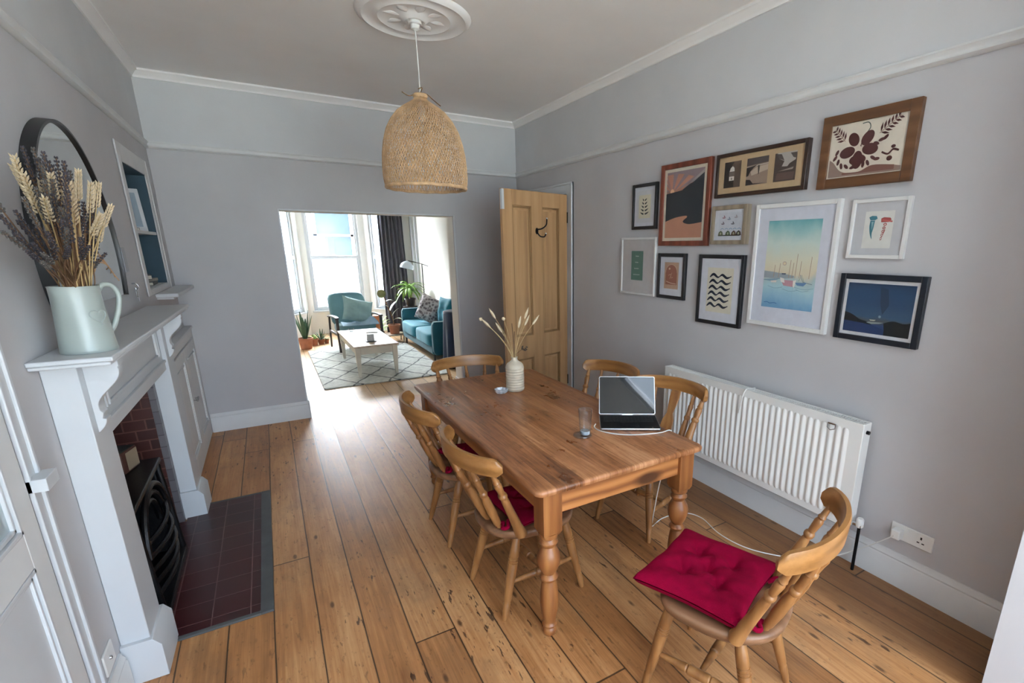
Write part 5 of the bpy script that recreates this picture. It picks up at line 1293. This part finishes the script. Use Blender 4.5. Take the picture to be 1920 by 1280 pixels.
# bay: three faces, centre between (-2.02,5.5) and (-.82,5.5)
PB = [(-2.42, BY + .0), (-2.00, 5.56), (-.82, 5.56), (-.38, BY + .0)]
WZ0, WZ1 = .47, 2.72
win_meta = []
def bay_face(p, q, idx, m0, m1, frost=True, mid=1.50):
    p = Vector((p[0], p[1], 0)); q = Vector((q[0], q[1], 0)); d = (q - p); L = d.length; d.normalize(); n = Vector((-d.y, d.x, 0))   # n points outward (+y side)
    if n.y < 0: n = -n
    fr = lambda a, z, o: tuple(p + d * a + n * o + Vector((0, 0, z)))
    def bx(mb, a0, a1, z0, z1, o0, o1, mat=0):
        return mb.prism([(a0, z0), (a1, z0), (a1, z1), (a0, z1)], lambda a, b, o: fr(a, b, o), o0, o1, mat)
    mb = MB()
    bx(mb, -.03, L + .03, 0, WZ0, 0, .14); bx(mb, -.03, m0, WZ0, ZC, 0, .14); bx(mb, L - m1, L + .03, WZ0, ZC, 0, .14); bx(mb, m0, L - m1, WZ1, ZC, 0, .14)
    struct('wall_bay', mb, BW, smooth=False)
    a0, a1 = m0, L - m1
    mb = MB()
    s = .05
    bx(mb, a0, a0 + s, WZ0, WZ1, .03, .10); bx(mb, a1 - s, a1, WZ0, WZ1, .03, .10); bx(mb, a0 + s, a1 - s, WZ0, WZ0 + .07, .03, .10); bx(mb, a0 + s, a1 - s, WZ1 - s, WZ1, .03, .10)
    bx(mb, a0 + s, a1 - s, mid - .03, mid + .03, .02, .085)
    bx(mb, a0 + s, a0 + s + .025, WZ0 + .07, WZ1 - s, .045, .08); bx(mb, a1 - s - .025, a1 - s, WZ0 + .07, WZ1 - s, .045, .08)
    w = struct('window_%d' % idx, mb, M['gloss'], bevel=.004)
    m_ = MB(); bx(m_, a0 - .03, a1 + .03, WZ0 - .03, WZ0, -.05, .10); m_.build('window_sill', M['gloss'], w, world=True, bevel=.004)
    m_ = MB(); bx(m_, a0 + s, a1 - s, WZ0 + .07, mid - .03, .060, .064); m_.build('lower_pane', M['frost'] if frost else M['glass'], w, world=True)
    m_ = MB(); bx(m_, a0 + s, a1 - s, mid + .03, WZ1 - s, .050, .054); m_.build('upper_pane', M['glass'], w, world=True)
    m_ = MB()
    a = (a0 + a1) / 2; bx(m_, a - .03, a + .03, mid + .03, mid + .045, .0, .02); m_.build('sash_catch', M['silver'], w, world=True, bevel=.003)
bay_face(PB[1], PB[2], 1, .11, .11)
bay_face(PB[0], PB[1], 2, .13, .11)
bay_face(PB[2], PB[3], 4, .11, .13)
struct('ceiling_bay', MB().box(-2.6, -.2, BY + .15, 5.9, 2.78, 2.9), BW)
# skirting in the front room
struct('baseboard_front_room', MB().box(-.018, 0, TH, BY, 0, .16).box(BXR, 0, BY - .018, BY, 0, .16).box(XW, BXL, BY - .018, BY, 0, .16), M['gloss'], bevel=.004)
struct('trim_14', MB().box(-.05, -.001, 4.62, BY - .001, 0, ZC).box(-.04, -.001, 2.45, 2.55, 0, ZC), M['gloss'], bevel=.01)
# curtain
def cur(u, v):
    x = -.66 + .44 * u; amp = .035 * (.7 + .3 * v)
    return (x + .05 * (1 - v) * (u - .5), 4.86 + amp * math.sin(u * 2 * PI * 6.5) + .012 * math.sin(v * 9 + u * 20), .03 + 2.62 * v)
ct = thing('curtain', 'long charcoal grey curtain beside the bay window', 'curtain', (-.44, 4.86, .03))
MB().grid(cur, 110, 24).build('drape', plain('charcoal_curtain', '55535c', .9, var=.1, vscale=8, bumpy=.2), ct, world=True, solid=.006, angle=80)
cpole = thing('curtain_pole', 'dark curtain pole across the bay, above the charcoal curtain', 'curtain pole', (-1.4, 4.87, 2.66))
MB().tube([(-2.6, 4.87, 2.68), (-.10, 4.87, 2.68)], .014, 12).build('rod', M['black'], cpole, world=True)
for x in (-2.6, -.12): MB().box(x - .015, x + .015, 4.86, 4.999, 2.665, 2.695).build('pole_bracket', M['black'], cpole, world=True)
# rug with dark diamond lines
m, nt, b = newmat('cream_berber_rug')
tc = N(nt, 'ShaderNodeTexCoord'); sep = N(nt, 'ShaderNodeSeparateXYZ'); nt.links.new(tc.outputs['Object'], sep.inputs[0])
wob = MATH(nt, 'MULTIPLY', MATH(nt, 'SUBTRACT', noise(nt, tc.outputs['Object'], 5, 3), .5), .22)
def diag(sx, sy, off):
    s = MATH(nt, 'ADD', MATH(nt, 'ADD', MATH(nt, 'MULTIPLY', sep.outputs[0], sx), MATH(nt, 'MULTIPLY', sep.outputs[1], sy)), wob)
    return MATH(nt, 'LESS_THAN', MATH(nt, 'ABSOLUTE', MATH(nt, 'SUBTRACT', MATH(nt, 'FRACT', MATH(nt, 'ADD', s, off)), .5)), .035)
ln = MATH(nt, 'MAXIMUM', diag(2.3, 1.45, .2), diag(-2.3, 1.45, .35))
base = ramp(nt, noise(nt, tc.outputs['Object'], 18, 5), [(.3, 'b4b8b4'), (.7, 'd3d5d0')])
nt.links.new(mix(nt, MATH(nt, 'MULTIPLY', ln, .85), base, '55585c'), b.inputs['Base Color']); b.inputs['Roughness'].default_value = .95
bump(nt, b, noise(nt, tc.outputs['Object'], 90, 3), .5, .01)
def rugf(u, v): return (-2.19 + 1.58 * u, 1.03 + 2.67 * v + .015 * math.sin(u * 9), .017 + .003 * math.sin(u * 17) * math.sin(v * 23))
rg_ = MB().grid(rugf, 30, 40)
rg_.box(-2.19, -.61, 1.045, 3.69, .001, .014)
tag(rg_.build('rug', m), 'cream rug with thin dark diamond lines under the coffee table', 'rug')
# coffee table
M['cpaint'] = plain('cream_painted_wood', 'c9c3b4', .5, var=.04)
M['ctop'] = wood('pale_limed_wood', 'a08c78', 'bba996', 'cdbfae', 'Y', .6, .35)
cf = thing('coffee_table', 'low cream-painted coffee table with pale wooden top on the rug', 'coffee table', (-1.50, 2.06, .021), R(.9))
MB().box(-.285, .285, -.75, .75, .405, .43).build('table_top', M['ctop'], cf, bevel=.005)
for s in (1, -1):
    MB().box(s * .255, s * .237, -.66, .66, .31, .405).build('side_apron', M['cpaint'], cf)
    MB().box(-.20, .20, s * .715, s * .697, .31, .405).build('end_apron', M['cpaint'], cf)
    for t_ in (1, -1):
        MB().rings([[(s * (.235) + q * r, t_ * .69 + w * r, z) for q, w in ((1, 1), (-1, 1), (-1, -1), (1, -1))] for r, z in ((.017, 0), (.030, .29), (.032, .405))]).build('leg', M['cpaint'], cf, bevel=.003)
zt = .4515
bs = thing('small_speaker', 'small white cylinder on a dark square base on the coffee table', 'ornament', (-1.51, 1.62, zt))
MB().box(-.065, .065, -.065, .065, 0, .012).build('base', M['black'], bs, bevel=.004)
MB().lathe([(.001, .012), (.045, .012), (.047, .02), (.047, .095), (.043, .105), (.001, .105)], seg=28).build('body', plain('white_and_grey_ceramic', 'c2c2c0', .4, var=.2, vscale=20), bs)
rc_ = thing('remote_control', 'slim white remote control at the far end of the coffee table', 'remote control', (-1.37, 2.35, zt), 1.2)
MB().box(-.022, .022, -.08, .08, 0, .014).build('body', M['white'], rc_, bevel=.005)
MB().box(-.012, .012, -.05, .06, .014, .0155).build('buttons', flat('77777a'), rc_)
gl_ = thing('glass_bowl', 'small clear glass on the far left of the coffee table', 'glass', (-1.62, 2.62, zt))
MB().lathe([(.001, 0), (.03, 0), (.045, .05), (.043, .05), (.028, .006), (.001, .006)], seg=24).build('bowl', M['clear'], gl_)
# ---- armchair
ac = thing('armchair', 'mid-century armchair in blue-green fabric with dark wooden arms', 'armchair', (-1.43, 3.62, .021), R(6))
M['acf'] = plain('blue_green_upholstery', '5c8088', .85, var=.08, vscale=10, bumpy=.3, sheen=.2)
M['acw'] = plain('dark_stained_wood', '2b211f', .35, var=.2)
def pad(w, d, h, p=3.2):
    """soft box"""
    mb = MB(); rings = []
    for i in range(13):
        t = i / 12; z = -1 + 2 * t; k = (1 - abs(z) ** p) ** (1 / p)
        k = .80 + .20 * k if 0 < i < 12 else .80
        ring = []
        for j in range(40):
            a = 2 * PI * j / 40; c_, s_ = math.cos(a), math.sin(a)
            r = (abs(c_) ** 7 + abs(s_) ** 7) ** (-1 / 7)
            ring.append((w / 2 * k ** .5 * r * c_, d / 2 * k ** .5 * r * s_, h / 2 * z))
        rings.append(ring)
    return mb.rings(rings)
b_ = pad(.58, .58, .13); b_.v = [(x, y - .0, z + .36 + y * -.06) for x, y, z in b_.v]; b_.build('seat_pad', M['acf'], ac, angle=70)
b_ = pad(.60, .62, .12)
def bend(p):
    x, y, z = p; yy = y + .31                # 0..0.62 up the back
    return (x * (1 - .12 * max(0, yy - .5)), .22 + yy * .36 + z + .35 * x * x, .36 + yy * .86 + .02 * math.cos(x * 5))
b_.v = [bend(p) for p in b_.v]; b_.build('backrest', M['acf'], ac, angle=70)
for s in (1, -1):
    X = s * .345
    MB().tube(bez([(X, -.33, .0), (X, -.325, .30), (X, -.32, .555)], 5), [.018, .019, .02, .021, .022, .023, .024, .024, .024, .024, .024], 10).build('front_leg', M['acw'], ac)
    MB().tube(bez([(X, .32, .0), (X, .27, .30), (X, .22, .535)], 5), [.016] * 11, 10).build('rear_leg', M['acw'], ac)
    def arm(u, v): return None
    MB().rings([[(X + q * .030, y, z + w * .014) for q, w in ((1, 1), (-1, 1), (-1, -1), (1, -1))] for y, z in ((-.36, .56), (-.30, .570), (-.1, .572), (.1, .562), (.26, .535))]).build('armrest', M['acw'], ac, bevel=.008)
    MB().box(X - .012, X + .012, -.32, .29, .265, .305).build('side_rail', M['acw'], ac, bevel=.004)
MB().box(-.335, .335, -.30, -.275, .265, .305).build('front_rail', M['acw'], ac, bevel=.004)
def pillow(name, label, w, h, t, loc, rot, mat, seed=0, group=None):
    p = thing(name, label, 'cushion', loc, 0, group); p.rotation_euler = rot
    rnd = random.Random(seed); ph = rnd.uniform(0, 6)
    def f(sg):
        def g(u, v):
            a, b = 2 * u - 1, 2 * v - 1; k = 1 - .10 * (1 - a * a) * abs(b) - .10 * (1 - b * b) * abs(a)
            e = max(0, (1 - a ** 4) * (1 - b ** 4)) ** .6
            cr = .018 * math.sin(a * 4 + b * 3 + ph) * math.sin(b * 5 - a + ph) * e
            return (a * w / 2 * k, sg * (t / 2 * e) + cr, b * h / 2 * k)
        return g
    MB().grid(f(1), 24, 24).grid(f(-1), 24, 24).build('cover', mat, p, angle=80)
    return p
pillow('armchair_cushion', 'large pale teal cushion leaning in the armchair', .52, .44, .16, (-1.37, 3.55, .66), (R(-28), R(17), R(12)), plain('pale_teal_fabric', '86a2a2', .9, var=.08, vscale=14), 3)
th_ = thing('folded_blanket', 'light blue blanket lying crumpled on the armchair seat', 'blanket', (-1.38, 3.42, .44))
def bl(u, v):
    x = -.28 + .56 * u; y = -.17 + .28 * v
    return (x, y, .012 + .035 * abs(math.sin(u * 5 + v * 2)) * v + .10 * math.exp(-((u - .85) / .13) ** 2 - ((v - .6) / .3) ** 2))
MB().grid(bl, 40, 20).build('cloth', plain('light_blue_throw', '8fa9bd', .9, var=.1, vscale=14), th_, solid=.012, angle=80)
# ---- sofa
M['velvet'] = plain('teal_velvet', '0c7386', .75, var=.15, vscale=6, sheen=.15)
M['velvetd'] = plain('deep_teal_velvet', '08505f', .75, var=.15, vscale=6, sheen=.15)
sf = thing('sofa', 'teal velvet sofa along the right wall of the front room', 'sofa', (-.33, 2.75, 0))
MB().box(-.30, .28, -.95, .93, .13, .26).build('base', M['velvetd'], sf, bevel=.02)
for yy in (-.48, .45):
    b_ = pad(.64, .92, .20); b_.v = [(x - .02, y + yy, z + .34) for x, y, z in b_.v]; b_.build('seat_cushion', M['velvet'], sf, angle=70)
b_ = pad(.18, 1.9, .44); b_.v = [(x + .19, y, z + .46) for x, y, z in b_.v]; b_.build('backrest', M['velvetd'], sf, angle=70)
b_ = pad(.60, .12, .50); b_.v = [(x - .0, y + .96, z + .38) for x, y, z in b_.v]; b_.build('arm', M['velvetd'], sf, angle=70)
b_ = pad(.60, .12, .50); b_.v = [(x - .0, y - .98, z + .38) for x, y, z in b_.v]; b_.build('arm', M['velvetd'], sf, angle=70)
for x in (-.26, .24):
    for y in (-.9, .9): MB().turned((x, y, .0), (x, y, .14), [(0, .012), (1, .02)], 12).build('leg', M['acw'], sf)
# patterned cushion and teal cushion on the sofa
m, nt, b = newmat('grey_patterned_fabric')
tc = N(nt, 'ShaderNodeTexCoord'); vo = N(nt, 'ShaderNodeTexVoronoi'); vo.inputs['Scale'].default_value = 22; nt.links.new(tc.outputs['Object'], vo.inputs['Vector'])
nt.links.new(ramp(nt, vo.outputs['Distance'], [(.2, '5c5355'), (.45, '8b8284'), (.65, 'aca5a4')]), b.inputs['Base Color']); b.inputs['Roughness'].default_value = .95
bump(nt, b, vo.outputs['Distance'], .8, .02)
pillow('patterned_cushion', 'crinkled grey patterned cushion on the teal sofa', .46, .46, .20, (-.30, 3.02, .665), (R(-14), R(20), R(-50)), m, 5)
pillow('teal_cushion', 'bright teal rounded cushion leaning at the back of the sofa', .42, .42, .14, (-.17, 2.50, .70), (R(-8), 0, R(-75)), M['velvet'], 8)
# ---- round side table under a navy cloth
nt_ = thing('draped_side_table', 'round side table under a navy floor-length cloth beside the opening', 'side table', (-.34, 1.40, 0))
MB().lathe([(.001, 0), (.15, 0), (.15, .02), (.02, .03), (.02, .80), (.19, .80), (.19, .82), (.001, .82)], seg=32).build('table', M['acw'], nt_)
M['navycloth'] = plain('navy_cloth', '0f2444', .8, var=.15, vscale=8, sheen=.3)
def cloth(u, v):
    a = 2 * PI * u
    if v < .3: r = .20 * v / .3; z = .826
    else:
        s = (v - .3) / .7; r = .20 + .03 * s + .022 * math.sin(a * 9) * s; z = .826 - .79 * s
    return (r * math.cos(a), r * math.sin(a), z)
MB().grid(cloth, 120, 26).build('cloth', M['navycloth'], nt_, angle=80)
cd = thing('candle_jar', 'small dark jar on the navy draped side table', 'jar', (-.35, 1.43, .829))
MB().lathe([(.001, 0), (.035, 0), (.038, .01), (.038, .07), (.034, .07), (.034, .015), (.001, .015)], seg=24).build('jar', M['iron'], cd)
MB().lathe([(.001, .016), (.033, .016), (.033, .055), (.001, .055)], seg=20).build('wax', flat('3a3f46'), cd)
# ---- floor lamp
fl_ = thing('floor_lamp', 'black floor lamp with a pale glass dome shade and long arm', 'floor lamp', (-.14, 3.92, 0))
MB().lathe([(.001, 0), (.105, 0), (.105, .015), (.02, .025), (.001, .025)], seg=32).build('base', M['black'], fl_)
MB().tube([(0, 0, .02), (0, 0, 1.40)], .009, 10).build('pole', M['black'], fl_)
MB().tube([(-.24, .02, 1.46), (-.12, .01, 1.435), (0, 0, 1.40), (.11, -.01, 1.36)], .007, 10).build('arm', M['black'], fl_)
b_ = MB().lathe([(.012, .10), (.03, .095), (.07, .075), (.105, .035), (.12, -.01), (.118, -.04), (.113, -.04), (.115, -.01), (.10, .03), (.065, .068), (.028, .088), (.010, .092)], seg=36, caps=False)
b_.v = [(x * math.cos(.25) + z * math.sin(.25) - .27, y, -x * math.sin(.25) + z * math.cos(.25) + 1.36) for x, y, z in b_.v]
tag(b_.build('lamp_shade', plain('pale_blue_glass_shade', 'c3d0d8', .25, var=.03), fl_), 'pale frosted dome shade')
# ================================================================ PLANTS
M['leafd'] = plain('dark_green_leaf', '3b5a3f', .45, var=.3, vscale=14)
M['leafm'] = plain('fresh_green_leaf', '6f9440', .45, var=.25, vscale=14)
M['leafl'] = plain('pale_green_leaf', 'a3bd7a', .5, var=.2, vscale=14)
M['leafo'] = plain('olive_leaf', '6e6b35', .45, var=.2, vscale=14)
M['terra'] = plain('terracotta_pot', 'a0674c', .75, var=.15, vscale=14)
M['soil'] = plain('potting_soil', '33281f', .95, var=.3, vscale=60)
def blade(mb, p0, dirn, L, w, droop=.5, curl=.3, n=8):
    p0 = Vector(p0); d = Vector(dirn).normalized(); side = d.cross(Vector((0, 0, 1)))
    if side.length < .05: side = Vector((1, 0, 0))
    side.normalize(); pts = []; p = p0.copy(); dd = d.copy()
    vs = []
    for i in range(n + 1):
        t = i / n; ww = w * math.sin(PI * min(.97, t * .86 + .10)) ** .8
        up = side.cross(dd).normalized()
        vs += [tuple(p - side * ww / 2 + up * ww * curl * .3), tuple(p), tuple(p + side * ww / 2 + up * ww * curl * .3)]
        p = p + dd * L / n; dd = (dd + Vector((0, 0, -droop / n * 1.6))).normalized()
    fs = []
    for i in range(n):
        a = i * 3; fs += [(a, a + 1, a + 4, a + 3), (a + 1, a + 2, a + 5, a + 4)]
    mb.add(vs, fs)
def pot(t, r, h, mat=None):
    MB().lathe([(.001, 0), (r * .74, 0), (r * .95, h * .82), (r * 1.04, h * .82), (r * 1.04, h), (r * .92, h), (r * .9, h * .86), (.001, h * .86)], seg=30).build('pot', mat or M['terra'], t)
    MB().lathe([(.001, h * .865), (r * .9, h * .865), (r * .9, h * .88), (.001, h * .88)], seg=24).build('soil', M['soil'], t)
rnd = random.Random(3)
def plant(name, label, loc, r, h, n, L, w, mat, up=.8, droop=.5, stem=0, potm=None, leafpart='foliage', spread=.25):
    t = thing(name, label, 'plant', loc)
    pot(t, r, h, potm)
    top = Vector((0, 0, h * .87))
    if stem: MB().tube(bez([top, top + Vector((.01, .0, stem * .5)), top + Vector((0, 0.01, stem))], 5), .012, 8).build('stem', M['brown'], t); top = top + Vector((0, .01, stem * .95))
    mb = MB()
    for i in range(n):
        a = i * 2.4 + rnd.uniform(-.3, .3); e = up + rnd.uniform(-spread, spread)
        base = top + Vector((math.cos(a), math.sin(a), 0)) * r * .25 * (0.2 if stem else 1) - Vector((0, 0, rnd.uniform(0, stem * .45)))
        blade(mb, base, (math.cos(a), math.sin(a), math.tan(min(1.5, e))), L * rnd.uniform(.7, 1.1), w, droop)
    mb.build(leafpart, mat, t, solid=.0015, angle=60)
    return t
plant('snake_plant', 'upright dark green snake plant in a terracotta pot by the left edge of the opening', (-2.19, 4.02, 0), .115, .19, 9, .46, .055, M['leafd'], 1.36, .05, spread=.10)
plant('aloe_plant', 'small spiky green plant in the middle of three little pots on the floor', (-1.93, 4.36, 0), .06, .09, 12, .19, .022, M['leafd'], 1.0, .1)
plant('succulent', 'little grey-green succulent in an orange pot beside the snake plant', (-2.05, 4.30, 0), .075, .12, 12, .11, .04, M['leafl'], .9, .2)
plant('trailing_plant', 'tiny dark leafed plant nearest the armchair leg', (-1.84, 4.40, 0), .045, .07, 10, .12, .025, M['leafo'], .9, .6)
plant('spider_plant', 'bright lime green leafy plant on the floor right of the armchair', (-.97, 4.25, 0), .11, .16, 26, .36, .040, M['leafl'], 1.0, .9, potm=M['soil'])
st_ = thing('plant_stand', 'tall dark plant stand behind the far arm of the sofa', 'plant stand', (-.36, 4.12, 0))
MB().lathe([(.001, .60), (.13, .60), (.13, .62), (.001, .62)], seg=28).build('top', M['acw'], st_)
for k in range(3): MB().turned((.12 * math.cos(k * 2.1), .12 * math.sin(k * 2.1), 0), (.07 * math.cos(k * 2.1), .07 * math.sin(k * 2.1), .60), [(0, .009), (1, .011)], 10).build('leg', M['acw'], st_)
plant('dragon_plant', 'bushy bright green potted plant behind the sofa arm', (-.36, 4.12, .621), .10, .15, 46, .36, .045, M['leafm'], .55, 1.3, stem=.22, potm=M['acw'], spread=.7)
# rubber plant on a low stool
sl = thing('plant_stool', 'low wooden stool carrying the bare-stemmed plant pot', 'stool', (-.72, 3.98, 0))
MB().box(-.15, .15, -.15, .15, .12, .145).build('top', M['ctop'], sl, bevel=.004)
for x in (-.13, .13):
    for y in (-.13, .13): MB().box(x - .014, x + .014, y - .014, y + .014, 0, .12).build('leg', M['ctop'], sl)
rp = thing('rubber_plant', 'leggy potted plant with a round olive leaf on a tall bare stem', 'plant', (-.72, 3.98, .146))
pot(rp, .105, .17)
MB().tube(bez([(0, 0, .15), (-.02, 0, .30), (-.09, .0, .52), (-.14, .0, .72), (-.16, 0, .78)], 6), [.010] * 25, 8).build('stem', M['brown'], rp)
mb = MB(); blade(mb, (-.02, 0, .33), (.5, -.2, .9), .20, .07, .5); blade(mb, (-.05, 0, .42), (.6, .1, 1.2), .22, .09, .5); blade(mb, (-.08, 0, .5), (-.8, -.2, .6), .18, .08, .9); blade(mb, (0, 0, .25), (.7, -.4, .6), .20, .06, 1.0); blade(mb, (-.10, 0, .6), (.8, 0, .4), .16, .07, .8)
mb.build('foliage', plain('silvery_leaf', 'b3b9ad', .5, var=.1), rp, solid=.002)
b_ = MB().lathe([(.001, -.004), (.05, -.003), (.075, .0), (.05, .004), (.001, .005)], seg=24); b_.v = [(-.17 + x, -.01 + z, .74 + y) for x, y, z in b_.v]
tag(b_.build('round_leaf', M['leafo'], rp), 'round olive-green leaf')
mb = MB(); blade(mb, (-.15, 0, .78), (.15, 0, 1), .11, .03, 0); tag(mb.build('bud_sheath', plain('pink_sheath', 'c98a86', .5), rp, solid=.002), 'pink pointed bud')
op = thing('orange_pot', 'bright orange pot glimpsed behind the right arm of the armchair', 'pot', (-1.02, 4.02, 0))
MB().lathe([(.001, 0), (.07, 0), (.085, .5), (.08, .5), (.001, .46)], seg=24).build('pot_body', plain('orange_glaze', 'd07a45', .4, var=.06), op)
# ================================================================ ACROSS THE STREET
hs = thing('terraced_house', 'pale terraced house across the street seen through the bay window', 'house', (-2.5, 16.2, -.5))
mb = MB().box(-12, 8, 15, 20, -.5, 3.9)
mb.build('facade', plain('pale_render', '8b8d8c', .9, var=.04), hs, world=True)
MB().prism([(14.7, 3.9), (20.3, 3.9), (17.5, 6.4)], lambda a, b, d: (d, a, b), -12, 8).build('roof', plain('grey_slate', '55585e', .8, var=.15, vscale=5), hs, world=True)
MB().box(-12, 8, 14.85, 15, 3.15, 3.45).build('cornice', M['gloss'], hs, world=True)
for k in range(6):
    x = -7.6 + k * 2.2
    f_ = MB()
    for (a, b, c, d) in ((x, x + .1, 1.2, 3.0), (x + 1.2, x + 1.3, 1.2, 3.0), (x, x + 1.3, 1.2, 1.3), (x, x + 1.3, 2.9, 3.0), (x, x + 1.3, 2.05, 2.13)): f_.box(a, b, 14.88, 15.0, c, d)
    w_ = f_.build('window', M['gloss'], hs, world=True)
    MB().box(x + .08, x + 1.22, 14.95, 14.99, 1.28, 2.92).build('pane', plain('blue_window_reflection', '3f526b', .2, var=.2, vscale=2), w_, world=True)
struct('ground_outside', MB().box(-30, 30, 5.9, 40, -.6, -.5), plain('street_tarmac', '5d5d5c', .9), origin=None)
struct('ground_kitchen_side', MB().box(-30, 30, -40, -7.8, -.3, -.2), plain('garden_paving', '8f9088', .9), origin=None)
